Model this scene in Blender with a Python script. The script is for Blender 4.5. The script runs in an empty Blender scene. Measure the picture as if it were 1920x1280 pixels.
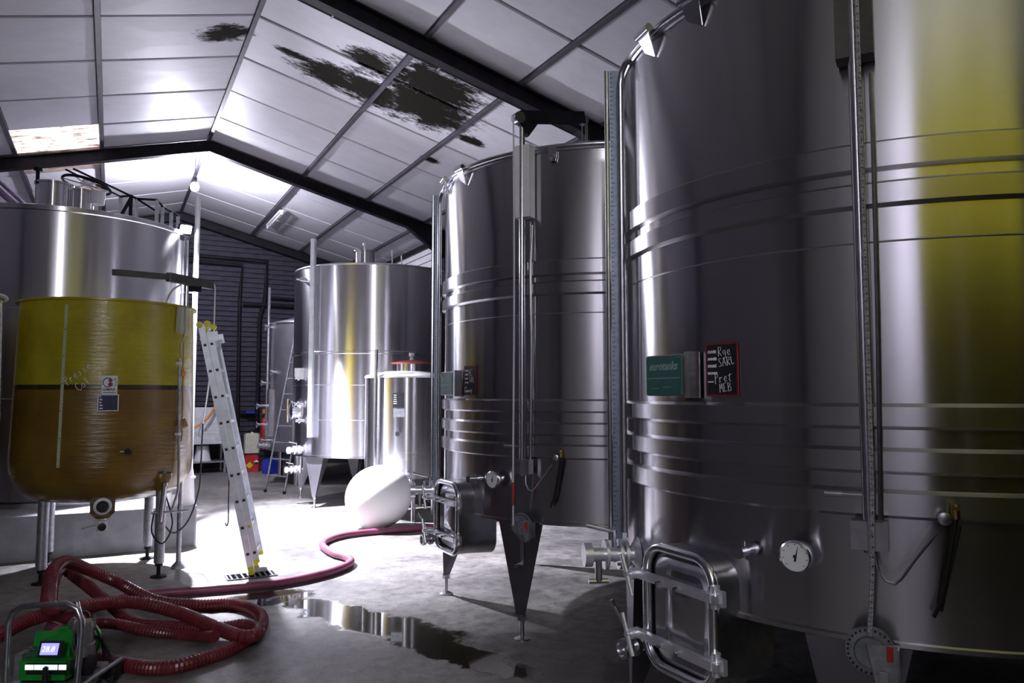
import bpy, bmesh, math, random
from mathutils import Vector, Matrix
random.seed(7)
PI = math.pi
R_ = math.radians
SC = bpy.context.scene
COL = SC.collection

# ------------------------------------------------------------------ camera, world, lights, exposure
cam_d = bpy.data.cameras.new('camera'); cam = bpy.data.objects.new('camera', cam_d); COL.objects.link(cam)
cam_d.sensor_width = 36.0; cam_d.lens = 26.25; cam_d.clip_start = 0.05; cam_d.clip_end = 200
cam.location = (0, 0, 1.7); cam.rotation_euler = (R_(94.05), 0, R_(-28.2))
SC.camera = cam
w = bpy.data.worlds.new('world'); SC.world = w; w.use_nodes = True
w.node_tree.nodes['Background'].inputs[0].default_value = (0.55, 0.56, 0.75, 1)
w.node_tree.nodes['Background'].inputs[1].default_value = 0.02
SC.view_settings.view_transform = 'Standard'; SC.view_settings.look = 'None'
SC.view_settings.exposure = 0.4; SC.view_settings.gamma = 1.0
try: SC.view_settings.use_curve_mapping = False
except Exception: pass
SC.cycles.use_denoising = True
SC.cycles.sample_clamp_indirect = 6.0
SC.cycles.caustics_reflective = True
SC.cycles.blur_glossy = 0.6

FLOOD = (0.80, 10.56, 3.86)     # floodlight clamped to the rim of the wide left tank
PEND = (1.18, 14.0, 5.32)       # pendant lamp close under the far ceiling
BAYL = (-1.95, -3.6, 4.35)      # ceiling lamp behind the photographer
def light(name, typ, loc, energy, color, target=None, **kw):
    d = bpy.data.lights.new(name, typ); o = bpy.data.objects.new(name, d); COL.objects.link(o)
    d.energy = energy; d.color = color; o.location = loc
    for k, v in kw.items(): setattr(d, k, v)
    if target is not None:
        o.rotation_euler = (Vector(target) - Vector(loc)).to_track_quat('-Z', 'Y').to_euler()
    return o
COOL = (0.86, 0.86, 1.0)
light('floodlight_beam', 'SPOT', (FLOOD[0] + .06, FLOOD[1] - .10, FLOOD[2] - .04), 6000, COOL, (1.95, 9.6, 0), spot_size=R_(88), spot_blend=0.65, shadow_soft_size=0.06)
light('floodlight_wide', 'SPOT', (FLOOD[0] + .06, FLOOD[1] - .10, FLOOD[2] - .02), 560, COOL, (4.7, 6.3, 4.5), spot_size=R_(84), spot_blend=1.0, shadow_soft_size=0.06)
light('pendant_light', 'POINT', (PEND[0], PEND[1], PEND[2] - .03), 760, COOL, shadow_soft_size=0.10)
light('ceiling_lamp_light', 'POINT', (BAYL[0], BAYL[1], BAYL[2] - .25), 380, (0.93, 0.92, 1.0), shadow_soft_size=0.14)

# ------------------------------------------------------------------ materials
MATS = {}
def nodes(name):
    m = bpy.data.materials.new(name); m.use_nodes = True
    nt = m.node_tree; b = nt.nodes['Principled BSDF']
    MATS[name] = m
    return m, nt, b
def N(nt, typ, **kw):
    n = nt.nodes.new(typ)
    for k, v in kw.items():
        if k.startswith('i_'):
            key = k[2:]
            key = int(key) if key.isdigit() else key
            n.inputs[key].default_value = v
        else: setattr(n, k, v)
    return n
def ramp(nt, fac, stops):
    r = nt.nodes.new('ShaderNodeValToRGB'); el = r.color_ramp.elements
    while len(el) > 1: el.remove(el[0])
    el[0].position = stops[0][0]; el[0].color = (*stops[0][1], 1) if len(stops[0][1]) == 3 else stops[0][1]
    for p, c in stops[1:]:
        e = el.new(p); e.color = (*c, 1)
    nt.links.new(fac, r.inputs[0]); return r.outputs[0]
def coords(nt, scale=(1, 1, 1), which='Object'):
    t = N(nt, 'ShaderNodeTexCoord'); mp = N(nt, 'ShaderNodeMapping'); mp.inputs['Scale'].default_value = scale
    nt.links.new(t.outputs[which], mp.inputs['Vector']); return mp.outputs[0]
def noise(nt, vec, scale=5, detail=4, rough=0.55):
    n = N(nt, 'ShaderNodeTexNoise', i_Scale=scale, i_Detail=detail, i_Roughness=rough)
    nt.links.new(vec, n.inputs['Vector']); return n.outputs['Fac']
def plain(name, col, rough=0.5, metal=0.0, var=0.06, scale=14, bump=0.0, coat=0.0, spec=0.5):
    """a plain surface with a little procedural mottling"""
    m, nt, b = nodes(name)
    v = coords(nt); f = noise(nt, v, scale, 3)
    lo = tuple(max(0, c * (1 - var * 2.2)) for c in col); hi = tuple(min(1, c * (1 + var * 1.6)) for c in col)
    nt.links.new(ramp(nt, f, [(0.3, lo), (0.7, hi)]), b.inputs['Base Color'])
    b.inputs['Roughness'].default_value = rough; b.inputs['Metallic'].default_value = metal
    b.inputs['Specular IOR Level'].default_value = spec
    if coat: b.inputs['Coat Weight'].default_value = coat
    if bump:
        bp = N(nt, 'ShaderNodeBump', i_Strength=bump, i_Distance=0.01); nt.links.new(f, bp.inputs['Height']); nt.links.new(bp.outputs[0], b.inputs['Normal'])
    return m
def brushed(name, col, rough, aniso=0.95, var=0.05):
    m, nt, b = nodes(name)
    b.inputs['Metallic'].default_value = 1.0
    v = coords(nt, (3, 3, 420)); f = noise(nt, v, 1.0, 2)
    v2 = coords(nt, (1, 1, 1)); f2 = noise(nt, v2, 2.2, 3)
    mx = N(nt, 'ShaderNodeMath', operation='ADD'); nt.links.new(f, mx.inputs[0]); nt.links.new(f2, mx.inputs[1])
    hv = N(nt, 'ShaderNodeMath', operation='MULTIPLY', i_1=0.5); nt.links.new(mx.outputs[0], hv.inputs[0])
    nt.links.new(ramp(nt, hv.outputs[0], [(0.3, tuple(c * (1 - var) for c in col)), (0.7, tuple(min(1, c * (1 + var)) for c in col))]), b.inputs['Base Color'])
    mr = N(nt, 'ShaderNodeMapRange', i_3=rough * 0.94, i_4=rough * 1.06); mr.inputs[1].default_value = 0.3; mr.inputs[2].default_value = 0.7
    nt.links.new(hv.outputs[0], mr.inputs[0]); nt.links.new(mr.outputs[0], b.inputs['Roughness'])
    b.inputs['Anisotropic'].default_value = aniso; b.inputs['Anisotropic Rotation'].default_value = 0.25
    t = N(nt, 'ShaderNodeTangent'); t.direction_type = 'RADIAL'; t.axis = 'Z'
    nt.links.new(t.outputs[0], b.inputs['Tangent'])
    return m
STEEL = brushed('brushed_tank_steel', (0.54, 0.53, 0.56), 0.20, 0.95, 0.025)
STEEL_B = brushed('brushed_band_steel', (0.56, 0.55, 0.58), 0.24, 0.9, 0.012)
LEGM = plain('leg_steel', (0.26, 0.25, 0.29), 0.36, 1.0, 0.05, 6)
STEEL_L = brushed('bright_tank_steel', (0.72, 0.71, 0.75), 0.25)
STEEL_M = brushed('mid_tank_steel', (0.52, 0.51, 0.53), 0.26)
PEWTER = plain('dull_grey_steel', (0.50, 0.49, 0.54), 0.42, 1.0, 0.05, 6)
CHROME = plain('polished_steel', (0.72, 0.72, 0.77), 0.20, 1.0, 0.04, 20)
CLAMP = plain('brushed_fitting_steel', (0.78, 0.78, 0.84), 0.34, 0.75, 0.04, 20)
CHROME_R = plain('satin_steel', (0.55, 0.55, 0.59), 0.28, 1.0, 0.06, 20)
WINCHM = plain('winch_metal', (0.30, 0.32, 0.35), 0.5, 0.7, 0.12, 25)
GALV = plain('galvanised_steel', (0.42, 0.44, 0.48), 0.45, 0.8, 0.12, 25)
ALU = plain('ladder_aluminium', (0.80, 0.84, 0.90), 0.4, 0.35, 0.05, 12)
IRON = plain('cast_iron_grate', (0.09, 0.09, 0.10), 0.7, 0.0, 0.2, 30, 0, 0, .2)
DARK = plain('dark_painted_steel', (0.016, 0.014, 0.019), 0.6, 0.0, 0.2, 8, 0, 0, 0.12)
PURLIN = plain('purlin_paint', (0.055, 0.050, 0.065), 0.5, 0.0, 0.15, 8)
PIT_SHADE = plain('drain_pit_shade', (0.006, 0.006, 0.007), 0.95, 0.0, 0.1, 8, 0, 0, 0.0)
BLACK = plain('black_plastic', (0.012, 0.012, 0.014), 0.4, 0.0, 0.1)
RUBBER = plain('black_rubber', (0.016, 0.015, 0.018), 0.6, 0.0, 0.1)
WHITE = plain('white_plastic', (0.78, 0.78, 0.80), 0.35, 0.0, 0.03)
DIAL = plain('dial_white', (0.80, 0.81, 0.84), 0.3, 0.0, 0.02)
CREAM = plain('cream_plastic', (0.62, 0.60, 0.48), 0.45, 0.0, 0.05)
YELLOW = plain('yellow_plastic', (0.72, 0.70, 0.02), 0.4, 0.0, 0.06)
REDP = plain('red_plastic', (0.50, 0.03, 0.03), 0.4, 0.0, 0.08)
BLUEP = plain('blue_plastic', (0.02, 0.04, 0.42), 0.4, 0.0, 0.08)
ORANGE = plain('orange_rubber', (0.70, 0.24, 0.05), 0.45, 0.0, 0.06)
TEAL = plain('green_nameplate', (0.008, 0.095, 0.080), 0.3, 0.0, 0.08, 30)
INK = plain('grey_print', (0.20, 0.30, 0.30), 0.4, 0.0, 0.05)
SLATE = plain('black_slate_card', (0.010, 0.010, 0.014), 0.5, 0.0, 0.2, 40)
NAVY = plain('navy_slate_card', (0.015, 0.018, 0.075), 0.5, 0.0, 0.2, 40)
REDF = plain('dark_red_border', (0.20, 0.012, 0.020), 0.45, 0.0, 0.1)
CHALK = plain('white_chalk', (0.80, 0.80, 0.86), 0.8, 0.0, 0.08, 120)
PRINTD = plain('dark_print', (0.04, 0.09, 0.09), 0.5)
PRINTR = plain('dark_red_print', (0.25, 0.03, 0.06), 0.5)
LEVEL = plain('ruler_strip', (0.50, 0.58, 0.36), 0.4, 0.0, 0.06)
RULER = plain('gauge_ruler_metal', (0.20, 0.23, 0.30), 0.42, 0.6, 0.08, 30)
ROPE_W = plain('white_rope', (0.72, 0.70, 0.76), 0.8, 0.0, 0.1, 150)
ROPE_G = plain('grey_rope', (0.42, 0.42, 0.46), 0.8, 0.0, 0.25, 110)
ROPE_T = plain('tan_rope', (0.36, 0.22, 0.09), 0.85, 0.0, 0.15, 120)
REDLID = plain('brown_red_gasket', (0.28, 0.05, 0.04), 0.45)
BRASS = plain('brass', (0.55, 0.40, 0.14), 0.3, 1.0)
ARMP = plain('grey_plastic_arm', (0.060, 0.060, 0.056), 0.5, 0.0, 0.15, 10)
BUFF = plain('pale_box_plastic', (0.55, 0.56, 0.45), 0.45, 0.0, 0.05)
PUMPG = plain('pump_green_paint', (0.01, 0.26, 0.03), 0.35, 0.0, 0.1)
PVC_P = plain('purple_steel_paint', (0.20, 0.15, 0.26), 0.35, 0.5, 0.15, 10)
BRICK = plain('grey_wall_brick', (0.034, 0.032, 0.050), 0.8, 0.0, 0.20, 6, 0.3)
MORTAR = plain('dark_mortar', (0.018, 0.017, 0.026), 0.9, 0.0, 0.1)
WALLP = plain('grey_wall_render', (0.20, 0.19, 0.225), 0.85, 0.0, 0.12, 3)
WALLD = plain('dark_wall_render', (0.055, 0.052, 0.062), 0.85, 0.0, 0.12, 3)
SIDING = plain('white_siding', (0.70, 0.68, 0.72), 0.5, 0.0, 0.06)
SINK = plain('sink_white', (0.62, 0.64, 0.66), 0.4, 0.0, 0.08, 9)
FROST = plain('frosted_white_shell', (0.86, 0.86, 0.86), 0.42, 0.0, 0.015, 4)

def emis(name, col, strength):
    m, nt, b = nodes(name)
    b.inputs['Base Color'].default_value = (*col, 1)
    v = coords(nt); f = noise(nt, v, 20, 2)
    nt.links.new(ramp(nt, f, [(0.3, tuple(c * .9 for c in col)), (0.7, col)]), b.inputs['Emission Color'])
    b.inputs['Emission Strength'].default_value = strength
    return m
LAMPF = emis('lamp_glass_lit', (0.92, 0.92, 1.0), 350)
PENDB = emis('pendant_glass_lit', (0.92, 0.92, 1.0), 160)
BULB = emis('ceiling_lamp_glass_lit', (0.95, 0.94, 1.0), 120)
SCREEN = emis('pump_display_lit', (0.30, 0.28, 0.85), 1.1)
PANELW = emis('pump_button_lit', (0.75, 0.85, 0.85), 0.9)

# rooflight: daylight comes through a dirty corrugated sheet
def skylight_mat():
    m, nt, b = nodes('corrugated_rooflight')
    v = coords(nt, (1.2, 7, 1)); f = noise(nt, v, 2.2, 6, 0.65)
    c = ramp(nt, f, [(0.36, (0.05, 0.03, 0.03)), (0.48, (0.6, 0.48, 0.44)), (0.58, (1.0, 0.95, 0.92))])
    nt.links.new(c, b.inputs['Emission Color']); b.inputs['Emission Strength'].default_value = 1.7
    b.inputs['Base Color'].default_value = (0.3, 0.27, 0.26, 1); b.inputs['Roughness'].default_value = 0.4
    return m
SKYL = skylight_mat()
def skylight_dirty():
    m, nt, b = nodes('dirty_rooflight')
    v = coords(nt, (1.0, 6, 1)); f = noise(nt, v, 2.5, 6, 0.65)
    c = ramp(nt, f, [(0.42, (0.02, 0.012, 0.012)), (0.6, (0.42, 0.30, 0.26)), (0.75, (0.9, 0.8, 0.75))])
    nt.links.new(c, b.inputs['Emission Color']); b.inputs['Emission Strength'].default_value = 0.55
    b.inputs['Base Color'].default_value = (0.2, 0.16, 0.15, 1)
    return m
SKYL_D = skylight_dirty()

# ceiling boards: off-white foil-faced boards with black mould patches (positions in world metres)
def ceiling_mat():
    m, nt, b = nodes('foil_ceiling_board')
    g = N(nt, 'ShaderNodeNewGeometry')
    pos = g.outputs['Position']
    sep = N(nt, 'ShaderNodeSeparateXYZ'); nt.links.new(pos, sep.inputs[0])
    nz = N(nt, 'ShaderNodeMapping'); nz.inputs['Scale'].default_value = (1.4, 2.6, 1.0); nt.links.new(pos, nz.inputs['Vector'])
    n1 = noise(nt, nz.outputs[0], 2.2, 8, 0.72)
    nz2 = N(nt, 'ShaderNodeMapping'); nz2.inputs['Scale'].default_value = (10, 30, 1.0); nt.links.new(pos, nz2.inputs['Vector'])
    n2 = noise(nt, nz2.outputs[0], 1.3, 4, 0.7)
    def blob(cx, cy, rx, ry):
        a = N(nt, 'ShaderNodeMath', operation='SUBTRACT', i_1=cx); nt.links.new(sep.outputs[0], a.inputs[0])
        a2 = N(nt, 'ShaderNodeMath', operation='DIVIDE', i_1=rx); nt.links.new(a.outputs[0], a2.inputs[0])
        c = N(nt, 'ShaderNodeMath', operation='SUBTRACT', i_1=cy); nt.links.new(sep.outputs[1], c.inputs[0])
        c2 = N(nt, 'ShaderNodeMath', operation='DIVIDE', i_1=ry); nt.links.new(c.outputs[0], c2.inputs[0])
        p1 = N(nt, 'ShaderNodeMath', operation='POWER', i_1=2.0); nt.links.new(a2.outputs[0], p1.inputs[0])
        p2 = N(nt, 'ShaderNodeMath', operation='POWER', i_1=2.0); nt.links.new(c2.outputs[0], p2.inputs[0])
        s = N(nt, 'ShaderNodeMath', operation='ADD'); nt.links.new(p1.outputs[0], s.inputs[0]); nt.links.new(p2.outputs[0], s.inputs[1])
        q = N(nt, 'ShaderNodeMath', operation='SQRT'); nt.links.new(s.outputs[0], q.inputs[0])
        return q.outputs[0]
    cur = None
    for bl in [(2.30, 9.00, 0.50, 0.34), (2.75, 8.95, 0.62, 0.46), (3.40, 8.72, 0.74, 0.62), (3.32, 8.10, 0.66, 0.58), (2.55, 8.22, 0.34, 0.26), (4.22, 9.05, 0.20, 0.14), (4.08, 10.2, 0.16, 0.12), (1.02, 8.86, 0.30, 0.22), (1.8, 8.9, 0.24, 0.10)]:
        o = blob(*bl)
        if cur is None: cur = o
        else:
            mn = N(nt, 'ShaderNodeMath', operation='MINIMUM'); nt.links.new(cur, mn.inputs[0]); nt.links.new(o, mn.inputs[1]); cur = mn.outputs[0]
    # distance + noise
    k = N(nt, 'ShaderNodeMath', operation='MULTIPLY_ADD', i_1=2.0, i_2=-1.0); nt.links.new(n1, k.inputs[0])
    k2 = N(nt, 'ShaderNodeMath', operation='MULTIPLY_ADD', i_1=1.3, i_2=-0.65); nt.links.new(n2, k2.inputs[0])
    s1 = N(nt, 'ShaderNodeMath', operation='ADD'); nt.links.new(cur, s1.inputs[0]); nt.links.new(k.outputs[0], s1.inputs[1])
    s2 = N(nt, 'ShaderNodeMath', operation='ADD'); nt.links.new(s1.outputs[0], s2.inputs[0]); nt.links.new(k2.outputs[0], s2.inputs[1])
    mould = ramp(nt, s2.outputs[0], [(0.0, (1, 1, 1)), (0.66, (1, 1, 1)), (0.97, (0.35, 0.35, 0.35)), (1.0, (0, 0, 0))])
    base = ramp(nt, n1, [(0.25, (0.46, 0.45, 0.485)), (0.75, (0.56, 0.55, 0.59))])
    mix = N(nt, 'ShaderNodeMixRGB'); nt.links.new(mould, mix.inputs[0]); nt.links.new(base, mix.inputs[1]); mix.inputs[2].default_value = (0.012, 0.010, 0.008, 1)
    nt.links.new(mix.outputs[0], b.inputs['Base Color'])
    b.inputs['Metallic'].default_value = 0.35
    rr = ramp(nt, n1, [(0.3, (0.50, 0.50, 0.50)), (0.7, (0.60, 0.60, 0.60))])
    mr = N(nt, 'ShaderNodeMixRGB'); nt.links.new(mould, mr.inputs[0]); nt.links.new(rr, mr.inputs[1]); mr.inputs[2].default_value = (0.9, 0.9, 0.9, 1)
    nt.links.new(mr.outputs[0], b.inputs['Roughness'])
    mm = N(nt, 'ShaderNodeMixRGB'); nt.links.new(mould, mm.inputs[0]); mm.inputs[1].default_value = (0.03,) * 3 + (1,); mm.inputs[2].default_value = (0, 0, 0, 1)
    nt.links.new(mm.outputs[0], b.inputs['Metallic'])
    sp_ = N(nt, 'ShaderNodeMixRGB'); nt.links.new(mould, sp_.inputs[0]); sp_.inputs[1].default_value = (0.22,) * 3 + (1,); sp_.inputs[2].default_value = (0.05, .05, .05, 1)
    nt.links.new(sp_.outputs[0], b.inputs['Specular IOR Level'])
    return m
CEIL = ceiling_mat()

def floor_mat():
    m, nt, b = nodes('wet_concrete_floor')
    g = N(nt, 'ShaderNodeNewGeometry'); pos = g.outputs['Position']
    sep = N(nt, 'ShaderNodeSeparateXYZ'); nt.links.new(pos, sep.inputs[0])
    n1 = noise(nt, pos, 0.9, 7, 0.65); n2 = noise(nt, pos, 9, 6, 0.7); n3 = noise(nt, pos, 70, 3, 0.7)
    base = ramp(nt, n1, [(0.34, (0.12, 0.113, 0.112)), (0.50, (0.235, 0.222, 0.212)), (0.66, (0.37, 0.35, 0.325))])
    mx = N(nt, 'ShaderNodeMixRGB', blend_type='MULTIPLY'); mx.inputs[0].default_value = 0.75
    nt.links.new(base, mx.inputs[1]); nt.links.new(ramp(nt, n2, [(0.34, (0.32, 0.31, 0.31)), (0.58, (1, 1, 1))]), mx.inputs[2])
    mx2 = N(nt, 'ShaderNodeMixRGB', blend_type='MULTIPLY'); mx2.inputs[0].default_value = 0.5
    nt.links.new(mx.outputs[0], mx2.inputs[1]); nt.links.new(ramp(nt, n3, [(0.34, (0.35, 0.35, 0.35)), (0.58, (1, 1, 1))]), mx2.inputs[2])
    # puddle: elongated ellipses, edges broken by noise
    def ell(cx, cy, ang, rx, ry):
        mp = N(nt, 'ShaderNodeMapping', vector_type='TEXTURE'); mp.inputs['Location'].default_value = (cx, cy, 0); mp.inputs['Rotation'].default_value = (0, 0, ang); mp.inputs['Scale'].default_value = (rx, ry, 1)
        nt.links.new(pos, mp.inputs['Vector']); l = N(nt, 'ShaderNodeVectorMath', operation='LENGTH'); nt.links.new(mp.outputs[0], l.inputs[0]); return l.outputs['Value']
    cur = None
    for e in [(1.78, 5.55, R_(-62), 0.95, 0.24), (2.05, 4.65, R_(-66), 0.75, 0.17), (1.55, 6.15, R_(-50), 0.42, 0.18), (1.1, 6.55, 0.1, 0.55, 0.25)]:
        o = ell(*e)
        if cur is None: cur = o
        else:
            mn = N(nt, 'ShaderNodeMath', operation='MINIMUM'); nt.links.new(cur, mn.inputs[0]); nt.links.new(o, mn.inputs[1]); cur = mn.outputs[0]
    npd = noise(nt, pos, 4.5, 5, 0.6)
    k = N(nt, 'ShaderNodeMath', operation='MULTIPLY_ADD', i_1=1.3, i_2=-0.65); nt.links.new(npd, k.inputs[0])
    s = N(nt, 'ShaderNodeMath', operation='ADD'); nt.links.new(cur, s.inputs[0]); nt.links.new(k.outputs[0], s.inputs[1])
    wet = ramp(nt, s.outputs[0], [(0.0, (1, 1, 1)), (0.78, (1, 1, 1)), (0.98, (0.25, 0.25, 0.25)), (1.0, (0, 0, 0))])
    wm = N(nt, 'ShaderNodeMixRGB'); nt.links.new(wet, wm.inputs[0]); nt.links.new(mx2.outputs[0], wm.inputs[1]); wm.inputs[2].default_value = (0.030, 0.028, 0.018, 1)
    nt.links.new(wm.outputs[0], b.inputs['Base Color'])
    rr = ramp(nt, n1, [(0.3, (0.36,) * 3), (0.7, (0.62,) * 3)])
    rm = N(nt, 'ShaderNodeMixRGB'); nt.links.new(wet, rm.inputs[0]); nt.links.new(rr, rm.inputs[1]); rm.inputs[2].default_value = (0.03,) * 3 + (1,)
    nt.links.new(rm.outputs[0], b.inputs['Roughness'])
    inv = N(nt, 'ShaderNodeMath', operation='SUBTRACT', i_0=1.0); nt.links.new(wet, inv.inputs[1])
    st = N(nt, 'ShaderNodeMath', operation='MULTIPLY', i_1=0.35); nt.links.new(inv.outputs[0], st.inputs[0])
    bp = N(nt, 'ShaderNodeBump', i_Distance=0.01); nt.links.new(st.outputs[0], bp.inputs['Strength']); nt.links.new(n2, bp.inputs['Height'])
    nt.links.new(bp.outputs[0], b.inputs['Normal'])
    return m
FLOORM = floor_mat()
def concrete():
    m, nt, b = nodes('plinth_concrete')
    v = coords(nt); f = noise(nt, v, 3, 6, 0.65)
    nt.links.new(ramp(nt, f, [(0.3, (0.20, 0.21, 0.23)), (0.7, (0.36, 0.37, 0.40))]), b.inputs['Base Color'])
    b.inputs['Roughness'].default_value = 0.85
    bp = N(nt, 'ShaderNodeBump', i_Strength=0.3, i_Distance=0.01); nt.links.new(f, bp.inputs['Height']); nt.links.new(bp.outputs[0], b.inputs['Normal'])
    return m
CONC = concrete()

def resin(name, level, trans, dark=1.0):
    """translucent fibreglass: paler olive where the tank is empty, brown where wine stands behind it"""
    m, nt, b = nodes(name)
    t = N(nt, 'ShaderNodeTexCoord'); sep = N(nt, 'ShaderNodeSeparateXYZ'); nt.links.new(t.outputs['Object'], sep.inputs[0])
    v = coords(nt, (3, 3, 26)); f = noise(nt, v, 1.5, 5, 0.6)
    v2 = coords(nt, (1, 1, 1)); f2 = noise(nt, v2, 3, 3, 0.6)
    up = ramp(nt, f2, [(0.3, (0.34, 0.26, 0.010)), (0.7, (0.46, 0.42, 0.016))])
    lo = ramp(nt, f2, [(0.3, (0.17 * dark, 0.095 * dark, 0.014 * dark)), (0.7, (0.25 * dark, 0.15 * dark, 0.018 * dark))])
    zz = N(nt, 'ShaderNodeMath', operation='SUBTRACT', i_1=level); nt.links.new(sep.outputs[2], zz.inputs[0])
    gt = N(nt, 'ShaderNodeMath', operation='GREATER_THAN', i_1=0.0); nt.links.new(zz.outputs[0], gt.inputs[0])
    mx = N(nt, 'ShaderNodeMixRGB'); nt.links.new(gt.outputs[0], mx.inputs[0]); nt.links.new(lo, mx.inputs[1]); nt.links.new(up, mx.inputs[2])
    ab = N(nt, 'ShaderNodeMath', operation='ABSOLUTE'); nt.links.new(zz.outputs[0], ab.inputs[0])
    ln = N(nt, 'ShaderNodeMath', operation='LESS_THAN', i_1=0.022); nt.links.new(ab.outputs[0], ln.inputs[0])
    mx3 = N(nt, 'ShaderNodeMixRGB'); nt.links.new(ln.outputs[0], mx3.inputs[0]); nt.links.new(mx.outputs[0], mx3.inputs[1]); mx3.inputs[2].default_value = (0.035, 0.030, 0.010, 1)
    nt.links.new(mx3.outputs[0], b.inputs['Base Color'])
    b.inputs['Roughness'].default_value = 0.22; b.inputs['Coat Weight'].default_value = 0.6 if trans < .48 else 0.0; b.inputs['Coat Roughness'].default_value = 0.1
    bp = N(nt, 'ShaderNodeBump', i_Strength=0.55, i_Distance=0.012); nt.links.new(f, bp.inputs['Height']); nt.links.new(bp.outputs[0], b.inputs['Normal'])
    nt.links.new(bp.outputs[0], b.inputs['Coat Normal'])
    tr = N(nt, 'ShaderNodeBsdfTranslucent'); nt.links.new(mx3.outputs[0], tr.inputs['Color'])
    ms = N(nt, 'ShaderNodeMixShader'); ms.inputs[0].default_value = trans
    out = nt.nodes['Material Output']
    nt.links.new(b.outputs[0], ms.inputs[1]); nt.links.new(tr.outputs[0], ms.inputs[2]); nt.links.new(ms.outputs[0], out.inputs['Surface'])
    return m
RESIN = resin('amber_fibreglass', 1.765, 0.10)
RESIN_D = resin('dark_fibreglass', 2.45, 0.2, 0.5)
RESIN_Y = resin('yellow_fibreglass', 3.0, 0.5, 0.1)
def hose_mat():
    m, nt, b = nodes('wine_red_hose')
    v = coords(nt); f = noise(nt, v, 5, 3)
    nt.links.new(ramp(nt, f, [(0.3, (0.13, 0.014, 0.026)), (0.7, (0.20, 0.026, 0.034))]), b.inputs['Base Color'])
    b.inputs['Roughness'].default_value = 0.3; b.inputs['Coat Weight'].default_value = 0.35
    return m
HOSE = hose_mat()
HOSE2 = plain('mauve_red_hose', (0.27, 0.07, 0.13), 0.4, 0.0, 0.1, 6)
WINE = plain('red_wine', (0.03, 0.004, 0.006), 0.1)

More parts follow.
